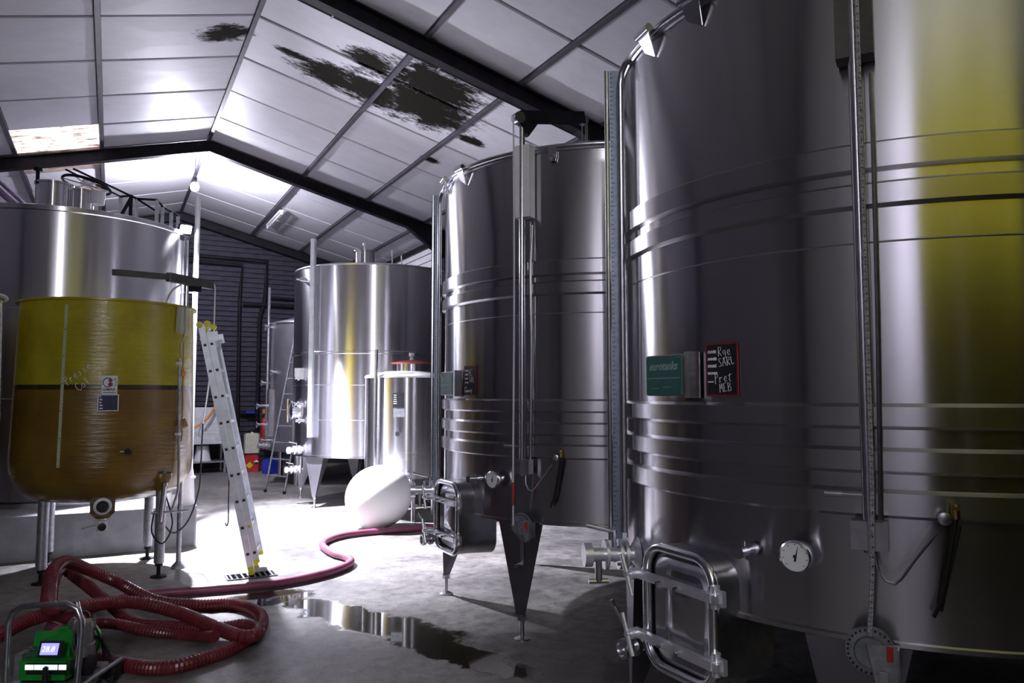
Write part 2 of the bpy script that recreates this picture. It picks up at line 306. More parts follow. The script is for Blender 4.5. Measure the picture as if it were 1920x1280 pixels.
# ------------------------------------------------------------------ mesh helpers
class MB:
    def __init__(s): s.v = []; s.f = []
    def add(s, vs, fs, M=None):
        o = len(s.v)
        s.v += [tuple(M @ Vector(p)) if M is not None else tuple(p) for p in vs]
        s.f += [tuple(i + o for i in f) for f in fs]; return s
    def box(s, c, d, M=None, ch=0.0):
        x, y, z = d[0] / 2, d[1] / 2, d[2] / 2
        if ch <= 0:
            vs = [(c[0] + a * x, c[1] + b * y, c[2] + e * z) for e in (-1, 1) for b in (-1, 1) for a in (-1, 1)]
            return s.add(vs, [(0, 2, 3, 1), (4, 5, 7, 6), (0, 1, 5, 4), (2, 6, 7, 3), (0, 4, 6, 2), (1, 3, 7, 5)], M)
        # chamfered on the z-edges
        pr = [(-x + ch, -y), (x - ch, -y), (x, -y + ch), (x, y - ch), (x - ch, y), (-x + ch, y), (-x, y - ch), (-x, -y + ch)]
        return s.prism([(c[0] + a, c[1] + b) for a, b in pr], c[2] - z, c[2] + z, M)
    def prism(s, pts, z0, z1, M=None):
        n = len(pts)
        vs = [(p[0], p[1], z0) for p in pts] + [(p[0], p[1], z1) for p in pts]
        fs = [tuple(range(n - 1, -1, -1)), tuple(range(n, 2 * n))] + [(i, (i + 1) % n, n + (i + 1) % n, n + i) for i in range(n)]
        return s.add(vs, fs, M)
    def cyl(s, a, b, r, r2=None, n=16, cap=True, M=None):
        a = Vector(a); b = Vector(b); r2 = r if r2 is None else r2
        d = (b - a).normalized(); u = d.orthogonal().normalized(); w_ = d.cross(u)
        vs = []
        for p, rr in ((a, r), (b, r2)):
            for i in range(n):
                t = 2 * PI * i / n; vs.append(p + u * (rr * math.cos(t)) + w_ * (rr * math.sin(t)))
        fs = [(i, (i + 1) % n, n + (i + 1) % n, n + i) for i in range(n)]
        if cap: fs += [tuple(range(n - 1, -1, -1)), tuple(range(n, 2 * n))]
        return s.add(vs, fs, M)
    def tube(s, pts, r, n=10, cap=True, M=None, closed=False):
        pts = [Vector(p) for p in pts]; m = len(pts)
        rs = r if isinstance(r, (list, tuple)) else [r] * m
        rings = []; u = None
        for i, p in enumerate(pts):
            if closed: d = pts[(i + 1) % m] - pts[i - 1]
            else: d = pts[min(i + 1, m - 1)] - pts[max(i - 1, 0)]
            d.normalize()
            if u is None: u = d.orthogonal().normalized()
            else:
                u = u - d * u.dot(d)
                u = u.normalized() if u.length > 1e-6 else d.orthogonal().normalized()
            w_ = d.cross(u)
            rings.append([p + u * (rs[i] * math.cos(2 * PI * k / n)) + w_ * (rs[i] * math.sin(2 * PI * k / n)) for k in range(n)])
        vs = [v for rg in rings for v in rg]; fs = []
        last = m if closed else m - 1
        for i in range(last):
            j = (i + 1) % m
            fs += [(i * n + k, i * n + (k + 1) % n, j * n + (k + 1) % n, j * n + k) for k in range(n)]
        if cap and not closed: fs += [tuple(range(n - 1, -1, -1)), tuple((m - 1) * n + k for k in range(n))]
        return s.add(vs, fs, M)
    def lathe(s, prof, n=48, M=None, a0=0.0, a1=2 * PI):
        full = abs(a1 - a0 - 2 * PI) < 1e-6; cols = n if full else n + 1
        vs = []
        for i in range(cols):
            t = a0 + (a1 - a0) * i / n
            for r, z in prof: vs.append((r * math.cos(t), r * math.sin(t), z))
        k = len(prof); fs = []
        for i in range(n):
            j = (i + 1) % cols
            for q in range(k - 1):
                f = [i * k + q, j * k + q, j * k + q + 1, i * k + q + 1]
                if prof[q][0] < 1e-6: f = [f[0], f[2], f[3]]
                elif prof[q + 1][0] < 1e-6: f = [f[0], f[1], f[2]]
                fs.append(tuple(f))
        return s.add(vs, fs, M)
    def torus(s, R, r, z=0, n=64, k=8, M=None, a0=0, a1=2 * PI):
        if abs(a1 - a0 - 2 * PI) < 1e-6:
            return s.tube([(R * math.cos(2 * PI * i / n), R * math.sin(2 * PI * i / n), z) for i in range(n)], r, k, closed=True, M=M)
        return s.tube([(R * math.cos(a0 + (a1 - a0) * i / n), R * math.sin(a0 + (a1 - a0) * i / n), z) for i in range(n + 1)], r, k, M=M)
    def build(s, name, mat, parent=None, loc=(0, 0, 0), rot=(0, 0, 0), smooth=40):
        me = bpy.data.meshes.new(name); me.from_pydata(s.v, [], s.f)
        bm = bmesh.new(); bm.from_mesh(me); bmesh.ops.remove_doubles(bm, verts=bm.verts, dist=1e-5)
        bmesh.ops.recalc_face_normals(bm, faces=bm.faces); bm.to_mesh(me); bm.free()
        if smooth:
            me.polygons.foreach_set('use_smooth', [True] * len(me.polygons)); me.set_sharp_from_angle(angle=R_(smooth))
        me.materials.append(mat); me.update()
        o = bpy.data.objects.new(name, me); COL.objects.link(o); o.location = loc; o.rotation_euler = rot
        if parent is not None: o.parent = parent
        return o
def spline(pts, step=0.03):
    pts = [Vector(p) for p in pts]; out = []
    for i in range(len(pts) - 1):
        p0 = pts[max(i - 1, 0)]; p1 = pts[i]; p2 = pts[i + 1]; p3 = pts[min(i + 2, len(pts) - 1)]
        n = max(2, int((p2 - p1).length / step))
        for k in range(n):
            t = k / n
            out.append(0.5 * ((2 * p1) + (p2 - p0) * t + (2 * p0 - 5 * p1 + 4 * p2 - p3) * t * t + (3 * p1 - p0 - 3 * p2 + p3) * t ** 3))
    out.append(pts[-1]); return out
def rounded(w_, h, r, n=6):
    out = []
    for cx, cy, a in ((w_ / 2 - r, h / 2 - r, 0), (-w_ / 2 + r, h / 2 - r, 90), (-w_ / 2 + r, -h / 2 + r, 180), (w_ / 2 - r, -h / 2 + r, 270)):
        for i in range(n + 1):
            t = R_(a + 90 * i / n); out.append((cx + r * math.cos(t), cy + r * math.sin(t)))
    return out
def frame(o, x, y, z):
    """matrix from origin and three axes"""
    M = Matrix.Identity(4)
    for i, a in enumerate((x, y, z)):
        a = Vector(a)
        for j in range(3): M[j][i] = a[j]
    for j in range(3): M[j][3] = o[j]
    return M
def tag(o, label=None, cat=None, group=None, kind=None):
    for k, v in (('label', label), ('category', cat), ('group', group), ('kind', kind)):
        if v: o[k] = v
    return o
def thing(name, label, cat, loc=(0, 0, 0), rz=0, group=None):
    o = bpy.data.objects.new(name, None); COL.objects.link(o); o.location = loc; o.rotation_euler = (0, 0, rz)
    o.empty_display_size = 0.1
    return tag(o, label, cat, group)
def struct(o): o['kind'] = 'structure'; return o
def P(az, r, z): return Vector((r * math.cos(R_(az)), r * math.sin(R_(az)), z))
def RF(az, r, z):
    """frame on a cylinder: x = to the viewer's right when facing it, y = up, z = outward"""
    n = Vector((math.cos(R_(az)), math.sin(R_(az)), 0)); up = Vector((0, 0, 1))
    return frame(P(az, r, z), up.cross(n), up, n)
def copy_tree(o, parent=None):
    c = o.copy(); COL.objects.link(c); c.parent = parent
    for ch in list(o.children): copy_tree(ch, c)
    return c
def text(body, size, mat, parent, M, name='lettering', shear=0.0, bold=0.0, align='LEFT'):
    cu = bpy.data.curves.new(name, 'FONT'); cu.body = body; cu.size = size; cu.shear = shear; cu.offset = bold; cu.align_x = align
    cu.extrude = 0.0008; cu.resolution_u = 3
    t = bpy.data.objects.new('tmp', cu); COL.objects.link(t)
    dg = bpy.context.evaluated_depsgraph_get(); dg.update()
    me = bpy.data.meshes.new_from_object(t.evaluated_get(dg)); bpy.data.objects.remove(t); bpy.data.curves.remove(cu)
    me.name = name; me.transform(M); me.materials.clear(); me.materials.append(mat)
    o = bpy.data.objects.new(name, me); COL.objects.link(o); o.parent = parent
    return o
# single-stroke hand lettering, unit boxes
G = {
 'R': [[(.1, 0), (.15, 1), (.5, .95), (.55, .65), (.15, .5), (.6, .02)]], 'g': [[(.5, .5), (.3, .58), (.12, .4), (.2, .18), (.5, .3), (.52, .55), (.5, -.1), (.3, -.32), (.1, -.2)]],
 'e': [[(.1, .3), (.5, .36), (.42, .58), (.2, .55), (.1, .3), (.25, .05), (.55, .12)]], 'S': [[(.6, .9), (.3, 1), (.1, .8), (.3, .55), (.5, .3), (.4, .05), (.05, .05)]],
 'A': [[(0, 0), (.3, 1), (.6, 0)], [(.1, .4), (.5, .42)]], 'L': [[(.1, 1), (.12, .3), (.3, .02), (.6, .2)]], 'P': [[(.1, -.1), (.18, 1), (.5, .95), (.55, .65), (.15, .5)]],
 'r': [[(.1, 0), (.14, .55), (.12, .35), (.4, .55), (.45, .45)]], 't': [[(.3, .8), (.2, .1), (.4, 0)], [(.05, .6), (.6, .72)]], 'M': [[(0, 0), (.12, 1), (.3, .4), (.5, 1), (.6, 0)]],
 'E': [[(.55, 1), (.1, .95), (.1, .5), (.45, .52), (.1, .5), (.08, .02), (.55, .05)]], 'B': [[(.1, 0), (.12, 1), (.5, .9), (.45, .6), (.12, .5), (.6, .4), (.5, .05), (.1, 0)]],
 's': [[(.45, .55), (.2, .5), (.4, .25), (.1, .02)]], 'C': [[(.6, .85), (.35, 1), (.08, .7), (.1, .25), (.35, 0), (.65, .2)]], 'o': [[(.3, .55), (.1, .4), (.15, .08), (.42, .08), (.48, .4), (.3, .55)]],
 'l': [[(.25, 1.0), (.3, 0)]], 'G': [[(.6, .85), (.3, 1), (.06, .6), (.12, .1), (.5, .05), (.55, .45), (.35, .45)]], 'a': [[(.5, .5), (.2, .52), (.1, .2), (.3, .02), (.5, .4), (.55, .02)]],
 'm': [[(.05, 0), (.08, .5), (.22, .5), (.25, .05), (.28, .45), (.45, .5), (.5, 0)]], 'y': [[(.1, .5), (.2, .15), (.5, .2)], [(.55, .55), (.35, -.3), (.1, -.35)]],
 '4': [[(.35, 1), (.05, .4), (.6, .45)], [(.45, .7), (.42, 0)]], '5': [[(.55, 1), (.15, .95), (.12, .6), (.5, .5), (.45, .08), (.08, .05)]], '0': [[(.3, 1), (.08, .6), (.15, .1), (.4, .02), (.55, .5), (.3, 1)]],
}
def hand(words, mat, parent, fn, name='chalk_writing', rad=0.002):
    """words: (string, x, y, size, tilt); fn maps plane x, y to a 3D point"""
    mb = MB()
    for s, x, y, h, tl in words:
        cx = 0.0
        for c in s:
            for st in G.get(c, []):
                pts = []
                for a, b in st:
                    u = (cx + a) * h * 0.8; v = b * h
                    pts.append(fn(x + u * math.cos(tl) - v * math.sin(tl), y + u * math.sin(tl) + v * math.cos(tl)))
                mb.tube(pts, rad, 4)
            cx += 0.72
    return tag(mb.build(name, mat, parent, smooth=0), kind='stuff')

# ------------------------------------------------------------------ the setting
XR, ZR, SL = 1.29, 5.90, 0.255
def roof_z(x): return ZR - SL * abs(x - XR)
LEFT, RIGHT, FRONT, BACK = -3.07, 5.65, -5.2, 18.62
flo = struct(MB().box(((LEFT + RIGHT) / 2, (FRONT + BACK) / 2, -0.1), (RIGHT - LEFT + .6, BACK - FRONT + .6, 0.2)).build('floor', FLOORM, smooth=0))
# roof deck above the boards (dark), the boards are its children
dk = MB()
for sgn in (-1, 1):
    xe = RIGHT + .1 if sgn > 0 else LEFT - .1
    a = (XR, FRONT - .2, ZR + .05); b_ = (xe, FRONT - .2, roof_z(xe) + .05); c_ = (xe, BACK + .2, roof_z(xe) + .05); d_ = (XR, BACK + .2, ZR + .05)
    up = (0, 0, .1)
    vs = [a, b_, c_, d_] + [tuple(Vector(p) + Vector(up)) for p in (a, b_, c_, d_)]
    dk.add(vs, [(0, 1, 2, 3), (7, 6, 5, 4), (0, 4, 5, 1), (1, 5, 6, 2), (2, 6, 7, 3), (3, 7, 4, 0)])
ceil_o = struct(dk.build('ceiling', DARK, smooth=0))
ang = math.atan(SL)
XCELLS = [(1.29, 2.84), (2.84, 3.98), (3.98, 5.10), (5.10, 5.65), (1.29, -0.25), (-0.25, -1.35), (-1.35, -2.45), (-2.45, -3.07)]
YJ = [7.25 - 1.15 * k for k in range(10, 0, -1)] + [7.25 + 1.15 * k for k in range(0, 10)] + [BACK]
SKY_CELLS = {(5, 12.0): SKYL, (5, 13.15): SKYL_D, (5, 15.45): SKYL_D}
pm = {}
for xi, (xa, xb) in enumerate(XCELLS):
    wd = abs(xb - xa) / math.cos(ang) - 0.05
    for yi in range(len(YJ) - 1):
        ya, yb = YJ[yi], YJ[yi + 1]
        xm = (xa + xb) / 2; ym = (ya + yb) / 2
        sky = None
        for (ci, cy), mt in SKY_CELLS.items():
            if ci == xi and abs(ya - cy) < 0.25: sky = mt
        if sky is not None:
            mb = MB(); L = wd; D = yb - ya - 0.06; nn = 56
            for i in range(nn + 1):
                yy = -D / 2 + D * i / nn; zz = 0.018 * math.cos(i * PI / 2.0) + 0.02
                mb.v += [(-L / 2, yy, zz), (L / 2, yy, zz)]
            mb.f += [(2 * i, 2 * i + 1, 2 * i + 3, 2 * i + 2) for i in range(nn)]
            o = mb.build('corrugated_rooflight', sky, ceil_o, smooth=60)
            o['label'] = 'corrugated translucent roof sheet letting daylight in'
        else:
            key = (round(wd, 3), round(yb - ya, 3))
            if key not in pm:
                mb = MB(); wx, wy = wd, yb - ya - 0.035; e = 0.012
                # board with a bevelled lower edge and a slight sag
                lo = [(-wx / 2 + e, -wy / 2 + e, 0), (wx / 2 - e, -wy / 2 + e, 0), (wx / 2 - e, wy / 2 - e, 0), (-wx / 2 + e, wy / 2 - e, 0)]
                md = [(-wx / 2, -wy / 2, e), (wx / 2, -wy / 2, e), (wx / 2, wy / 2, e), (-wx / 2, wy / 2, e)]
                tp = [(p[0], p[1], 0.04) for p in md]
                g_ = [(-wx * .17, -wy * .17, -.006), (wx * .17, -wy * .17, -.006), (wx * .17, wy * .17, -.006), (-wx * .17, wy * .17, -.006)]
                mb.add(lo + md + tp + g_, [(12, 15, 14, 13)] + [(i, 12 + i, 12 + (i + 1) % 4, (i + 1) % 4) for i in range(4)] + [(i, (i + 1) % 4, 4 + (i + 1) % 4, 4 + i) for i in range(4)] + [(4 + i, 4 + (i + 1) % 4, 8 + (i + 1) % 4, 8 + i) for i in range(4)] + [(8, 9, 10, 11)])
                t_ = mb.build('ceiling_panel', CEIL, ceil_o, smooth=0); pm[key] = t_.data; o = t_
            else:
                o = bpy.data.objects.new('ceiling_panel', pm[key]); COL.objects.link(o); o.parent = ceil_o
        o.location = (xm, ym, roof_z(xm))
        o.rotation_euler = (random.uniform(-.004, .004), (ang if xm > XR else -ang) + random.uniform(-.004, .004), 0)
# purlins between the board rows (run along the building)
for x in (XR, 2.84, 3.98, 5.10, -0.25, -1.35, -2.45):
    hh = 0.055 if x != XR else 0.05
    o = MB().box((0, 0, 0), (0.05, BACK - FRONT, hh)).build('purlin', PURLIN, ceil_o, loc=(x, (FRONT + BACK) / 2, roof_z(x) - .012), smooth=0)
    o.rotation_euler = (0, 0 if x == XR else (ang if x > XR else -ang), 0)
# steel portal rafters
def rafter(y, label, depth=0.19, fl=0.14):
    t = thing('steel_rafter', label, 'beam', (XR, y, 0), 0, 'steel roof rafters'); t['kind'] = 'structure'
    for sgn, xe in ((1, RIGHT), (-1, LEFT)):
        L = abs(xe - XR); pts = []
        m = MB()
        def seg(zoff0, zoff1, half):
            x0, x1 = 0, sgn * L; za, zb = ZR - .03, roof_z(xe) - .03
            vs = [(x0, -half, za - zoff0), (x1, -half, zb - zoff0), (x1, half, zb - zoff0), (x0, half, za - zoff0), (x0, -half, za - zoff1), (x1, -half, zb - zoff1), (x1, half, zb - zoff1), (x0, half, za - zoff1)]
            m.add(vs, [(0, 1, 2, 3), (7, 6, 5, 4), (0, 4, 5, 1), (1, 5, 6, 2), (2, 6, 7, 3), (3, 7, 4, 0)])
        seg(0, 0.014, fl / 2); seg(0.014, depth - .014, 0.006); seg(depth - .014, depth, fl / 2)
        m.build('rafter_beam', DARK, t, smooth=0)
        # haunch at the eave
        h = MB(); xa = sgn * (L - 0.9); zz = lambda x: ZR - SL * abs(x) - .03 - depth
        h.prism([(xa, zz(xa)), (sgn * L, zz(sgn * L)), (sgn * L, zz(sgn * L) - 0.42)], -.07, .07, Matrix(((1, 0, 0, 0), (0, 0, -1, 0), (0, 1, 0, 0), (0, 0, 0, 1))))
        h.build('haunch', DARK, t, smooth=0)
        c = MB(); xc = sgn * (L - .09); c.box((xc, -.0, 2.25), (0.012, .15, 4.5)).box((xc - .07, 0, 2.25), (.014, .15, 4.5)).box((xc + .07, 0, 2.25), (.014, .15, 4.5))
        c.box((xc, 0, 2.25), (.14, .012, 4.5))
        c.build('column', DARK, t, smooth=0)
    return t
for y, lb in ((1.45, 'dark steel rafter nearest the photographer, above the frame'), (7.25, 'dark steel rafter crossing the ceiling above the middle tank'), (13.0, 'dark steel rafter crossing the ceiling beyond the mould patch'), (18.45, 'dark steel rafter against the brick end wall')):
    rafter(y, lb)
# walls
struct(MB().box((LEFT - .1, (FRONT + BACK) / 2, 2.4), (0.2, BACK - FRONT + .6, 4.8)).build('wall_left', WALLP, smooth=0))
wr = struct(MB().box((RIGHT + .1, (FRONT + BACK) / 2, 2.45), (0.2, BACK - FRONT + .6, 4.9)).build('wall_right', WALLD, smooth=0))
def gable(name, y, th, mat):
    pts = [(LEFT - .2, 0), (RIGHT + .2, 0), (RIGHT + .2, roof_z(RIGHT + .2)), (XR, ZR), (LEFT - .2, roof_z(LEFT - .2))]
    return struct(MB().prism(pts, -th / 2, th / 2, Matrix(((1, 0, 0, 0), (0, 0, -1, y), (0, 1, 0, 0), (0, 0, 0, 1)))).build(name, mat, smooth=0))
wb = gable('wall_back', BACK + .15, 0.2, MORTAR)
gable('wall_front', FRONT - .1, 0.2, WALLD)
# bricks of the end wall: the ones in view singly, the rest joined
bw, bh = 0.46, 0.118
bmesh_ = MB().box((0, 0, 0), (bw - .002, .05, bh - .018), ch=0).build('brick', BRICK, wb, loc=(0, -50, 0), smooth=0); bdat = bmesh_.data; bpy.data.objects.remove(bmesh_)
rest = MB(); nb = 0
for r in range(50):
    z = .06 + bh * r; off = (r % 2) * bw / 2
    for c in range(-1, 20):
        x = LEFT + bw * c + off + bw / 2
        if x < LEFT or x > RIGHT or z > roof_z(x) - .1: continue
        if 1.55 < x < 4.15 and nb < 300:
            o = bpy.data.objects.new('brick', bdat); COL.objects.link(o); o.parent = wb
            o.location = (x, BACK + .035 + random.uniform(-.004, .004), z); nb += 1
        else:
            rest.box((x, BACK + .035, z), (bw - .002, .05, bh - .018))
tag(rest.build('brick_rows', BRICK, wb, smooth=0), kind='stuff')
# white siding boards high on the right wall
for k in range(7):
    z = 4.62 - k * .15
    o = MB().box((0, 0, 0), (.03, 3.2, .135)).build('siding_board', SIDING, wr, loc=(RIGHT - .025, 15.5, z), rot=(0, R_(4), 0), smooth=0)
o = MB().tube([(RIGHT - .09, 13.4, 4.70), (RIGHT - .09, 18.3, 4.70)], .035, 8).build('eave_pipe', DARK, wr)

# floor drain
t = thing('floor_drain', 'cast metal floor drain grate at the foot of the aluminium ladder', 'drain', (1.22, 7.46, 0))
MB().box((0, -.105, .004), (.44, .02, .012)).box((0, .105, .004), (.44, .02, .012)).box((-.215, 0, .004), (.02, .2, .012)).box((.215, 0, .004), (.02, .2, .012)).build('frame', IRON, t, smooth=0)
MB().box((0, 0, .0015), (.41, .19, .002)).build('pit_shade_sheet', PIT_SHADE, t, smooth=0)  # thin black sheet that paints in the shade below the bars
for k in range(8): MB().box((-.18 + k * .0515, 0, .005), (.018, .19, .010)).build('grate_bar', IRON, t, smooth=0)

# ------------------------------------------------------------------ big steel tanks (the pair on the right are twins)
TR = 1.355
def butterfly_valve(root, az, r0, z, name='outlet_valve', s=1.0, drop=True):
    n = Vector((math.cos(R_(az)), math.sin(R_(az)), 0)); tg = Vector((-n.y, n.x, 0)); o = P(az, r0, z)
    m = MB(); m.cyl(o - n * .05, o + n * .25 * s, .034 * s, n=18); m.cyl(o, o + n * .025 * s, .085 * s, .05 * s, 20)
    v = m.build(name, CLAMP, root)
    f = MB()
    for d in (.055, .085, .155): f.cyl(o + n * d * s, o + n * (d + .016) * s, .074 * s, n=20)
    f.cyl(o + n * .235 * s, o + n * .275 * s, .058 * s, n=20)
    f.build('flange', CLAMP, v)
    h = MB()
    h.cyl(o + n * .12 * s, o + n * .12 * s + Vector((0, 0, .12 * s)), .013 * s, n=8).cyl(o + n * .12 * s + Vector((0, 0, .11 * s)), o + n * .26 * s + Vector((0, 0, .145 * s)) , .011 * s, n=8)
    h.build('lever', CHROME, v)
    b = MB()
    for a in (45, 135, 225, 315):
        q = tg * (.058 * s * math.cos(R_(a))) + Vector((0, 0, .058 * s * math.sin(R_(a))))
        b.cyl(o + n * .045 * s + q, o + n * .115 * s + q, .008 * s, n=6)
    tag(b.build('bolts', CHROME_R, v), kind='stuff')
    if drop:
        d = MB(); e = o + n * .2 * s
        d.tube([e, e - Vector((0, 0, .09)), e - Vector((0, 0, .13)) + n * .0], .018 * s, 8)
        d.cyl(e - Vector((0, 0, .13)) - n * .05, e - Vector((0, 0, .13)) + n * .05, .012, n=8)
        d.build('drain_tap', CHROME_R, v)
    return v
def tri_leg(root, az, rl, ztop, wtop, mat, foot_r=.055, zf=.16):
    n = Vector((math.cos(R_(az)), math.sin(R_(az)), 0)); tg = Vector((-n.y, n.x, 0))
    c = P(az, rl, 0)
    m = MB()
    top = [c + tg * (wtop / 2) + Vector((0, 0, ztop)), c - tg * (wtop / 2) + Vector((0, 0, ztop)), c - n * .30 + Vector((0, 0, ztop))]
    bot = [c + tg * .035 + Vector((0, 0, zf)), c - tg * .035 + Vector((0, 0, zf)), c - n * .05 + Vector((0, 0, zf))]
    m.add(top + bot, [(0, 1, 2), (5, 4, 3), (0, 3, 4, 1), (1, 4, 5, 2), (2, 5, 3, 0)])
    lg = m.build('leg', mat, root, smooth=20)
    f = MB(); q = c - n * .02
    f.cyl(q + Vector((0, 0, .02)), q + Vector((0, 0, zf + .02)), .016, n=12).lathe([(0, .0), (foot_r, 0), (foot_r, .008), (.025, .022), (0, .022)], 20, Matrix.Translation(q))
    f.cyl(q + Vector((0, 0, zf - .03)), q + Vector((0, 0, zf + .01)), .032, n=6)
    f.build('foot', CHROME_R, lg)
    return lg
def round_gauge(root, az, r, z, rad=.06):
    M = RF(az, r, z)
    m = MB(); m.lathe([(0, 0), (rad * .45, 0), (rad * .45, .04), (rad * .92, .045), (rad, .055), (rad, .085), (rad * .9, .092)], 32, M)
    t = m.build('thermometer', CHROME, root)
    MB().lathe([(0, .084), (rad * .92, .084)], 32, M).build('dial', DIAL, t)
    d = MB()
    for k in range(9):
        a = R_(225 - k * 33.75); d.box((rad * .74 * math.cos(a), rad * .74 * math.sin(a), .0855), (rad * .1, rad * .04, .001), M)
    tag(d.build('scale_marks', PRINTD, t, smooth=0), kind='stuff')
    MB().prism([(-.004, -.018), (.004, -.018), (.012, .04)], .0855, .087, M).lathe([(0, .089), (.007, .086)], 12, M).build('needle', BLACK, t, smooth=0)
    return t
def steel_tank(root):
    b = MB(); b.lathe([(0, .74), (TR - .28, .785), (TR - .02, .80), (TR, .815), (TR, 3.40), (TR - .004, 3.43), (TR - .05, 3.44), (.5, 3.62), (.26, 3.64), (0, 3.64)], 128)
    body = b.build('tank_body', STEEL, root, smooth=30)
    MB().lathe([(TR + .001, .800), (TR + .014, .802), (TR + .014, .818), (TR + .001, .822)], 128).build('bottom_lip', STEEL_B, root)
    MB().lathe([(TR, 2.262), (TR + .0025, 2.266), (TR, 2.270)], 128).build('weld_seam', STEEL_B, root)
    for z0, z1 in ((2.53, 2.65), (2.393, 2.495), (1.571, 1.668), (1.410, 1.508), (1.252, 1.358)):
        MB().lathe([(TR - .001, z0), (TR + .024, z0 + .014), (TR + .024, z1 - .014), (TR - .001, z1)], 128).build('cooling_band', STEEL_B, root, smooth=20)
    # pipe round the rim turning down beside the ruler
    rp = [P(a, TR + .012, 3.455) for a in range(258, 156, -3)]
    rp += [P(157, TR + .03, 3.44), P(156, TR + .045, 3.40), P(155.5, TR + .05, 3.34), P(155.5, TR + .05, 1.0)]
    MB().tube(rp, .017, 10).build('rim_pipe', CHROME_R, root)
    MB().torus(TR - .004, .017, 3.437, 128, 8).build('rim', CHROME_R, root)
    # ruler (level gauge) beside the left edge, its face towards the aisle
    n = Vector((math.cos(R_(153)), math.sin(R_(153)), 0)); tg = Vector((-n.y, n.x, 0)); up = Vector((0, 0, 1))
    M = frame(P(153, TR + .073, 2.19), n, up, tg)
    ru = MB().box((0, 0, 0), (.045, 2.50, .014), M).build('level_ruler', RULER, root, smooth=0)
    tk = MB()
    for k in range(100):
        w_ = .022 if k % 5 == 0 else .013
        tk.box((.022 - w_ / 2, -1.24 + k * .025, -.0075), (w_, .003, .002), M).box((.022 - w_ / 2, -1.24 + k * .025, .0075), (w_, .003, .002), M)
    tag(tk.build('ruler_marks', BLACK, ru, smooth=0), kind='stuff')
    MB().tube([P(153, TR + .112, .95), P(153, TR + .112, 3.44)], .012, 8).build('sight_tube', CHROME_R, root)
    # deflector clips on the rim
    for az in (184, 169.5, 250):
        n = Vector((math.cos(R_(az)), math.sin(R_(az)), 0)); tg = Vector((-n.y, n.x, 0)); o = P(az, TR, 3.43)
        m = MB(); prof = [(-.055, .03), (.055, .03), (.035, -.10), (-.055, -.045)]
        vs = [o + tg * a + Vector((0, 0, b_)) + n * (.05 if b_ > 0 else .004) for a, b_ in prof]; vs2 = [v + n * .006 for v in vs]
        m.add(vs + vs2, [(0, 1, 2, 3), (7, 6, 5, 4), (0, 4, 5, 1), (1, 5, 6, 2), (2, 6, 7, 3), (3, 7, 4, 0)])
        m.cyl(o + n * .05 - tg * .06 + Vector((0, 0, .03)), o + n * .05 + tg * .06 + Vector((0, 0, .03)), .02, n=10)
        m.build('rim_clip', CHROME, root)
    # lifting lug
    M = RF(221, TR + .012, 3.40)
    lug = MB().prism([(-.03, .06), (.03, .06), (.03, -.02), (.02, -.05), (-.02, -.05), (-.03, -.02)], 0, .016, M).torus(.02, .009, .018, 16, 6, M @ Matrix.Translation((0, -.025, 0))).build('lifting_lug', CHROME_R, root)
    # hatch door in a rounded neck
    dz, dy = .775, -.035; x0, x1 = -(TR - .08), -(TR + .125)
    M = frame(Vector((0, dy, dz)), (0, -1, 0), (0, 0, 1), (-1, 0, 0))
    def loop(w_, h, r, z): return [(a, b_, z) for a, b_ in rounded(w_, h, r)]
    def shell(loops, M, caps=(False, False)):
        m = MB(); n_ = len(loops[0]); vs = [p for l in loops for p in l]; fs = []
        for i in range(len(loops) - 1):
            fs += [(i * n_ + k, i * n_ + (k + 1) % n_, (i + 1) * n_ + (k + 1) % n_, (i + 1) * n_ + k) for k in range(n_)]
        if caps[0]: fs.append(tuple(range(n_ - 1, -1, -1)))
        if caps[1]: fs.append(tuple((len(loops) - 1) * n_ + k for k in range(n_)))
        return m.add(vs, fs, M)
    dW, dH = .44, .53
    door = shell([loop(dW + .02, dH + .02, .12, TR - .20), loop(dW, dH, .115, TR - .0), loop(dW, dH, .115, TR + .10)], M).build('hatch_neck', CHROME_R, root, smooth=40)
    fr = MB(); fr.tube([(a, b_, TR + .105) for a, b_ in rounded(dW - .02, dH - .02, .105, 8)], .021, 10, closed=True, M=M)
    fr.build('hatch_rim', CHROME, door)
    pn = shell([loop(dW - .06, dH - .06, .09, TR + .02), loop(dW - .06, dH - .06, .09, TR + .085), loop(dW - .10, dH - .10, .07, TR + .09), loop(dW - .2, dH - .2, .04, TR + .078)], M)
    lp = rounded(dW - .2, dH - .2, .04); nl = len(lp)
    pn.add([(a, b_, TR + .078) for a, b_ in lp] + [(0, 0, TR + .125)], [(k, (k + 1) % nl, nl) for k in range(nl)], M)
    pn = pn.build('hatch_door', CHROME, door, smooth=12)
    for zz in (.125, -.135):
        br = MB(); br.box((-.005, zz, TR + .145), (.50, .034, .028), M)
        br.box((.245, zz, TR + .13), (.06, .03, .05), M)
        bar = br.build('clamp_bar', CLAMP, door, smooth=0)
        kn = MB(); kn.cyl(M @ Vector((-.235, zz, TR + .08)), M @ Vector((-.235, zz, TR + .21)), .013, n=10).cyl(M @ Vector((-.235, zz, TR + .14)), M @ Vector((-.235, zz, TR + .185)), .024, n=12)
        kn.cyl(M @ Vector((-.235 - .035, zz + .085, TR + .2)), M @ Vector((-.235 + .035, zz - .085, TR + .2)), .010, n=8)
        kn.build('clamp_handle', CLAMP, bar)
        hg = MB(); hg.cyl(M @ Vector((.235, zz - .045, TR + .12)), M @ Vector((.235, zz + .045, TR + .12)), .018, n=12).box((.25, zz, TR + .12), (.07, .06, .02), M)
        hg.build('hinge', CLAMP, bar)
        for q in (-.05, .06): MB().cyl(M @ Vector((q, zz, TR + .155)), M @ Vector((q, zz, TR + .185)), .008, n=6).build('stud', CHROME, bar)
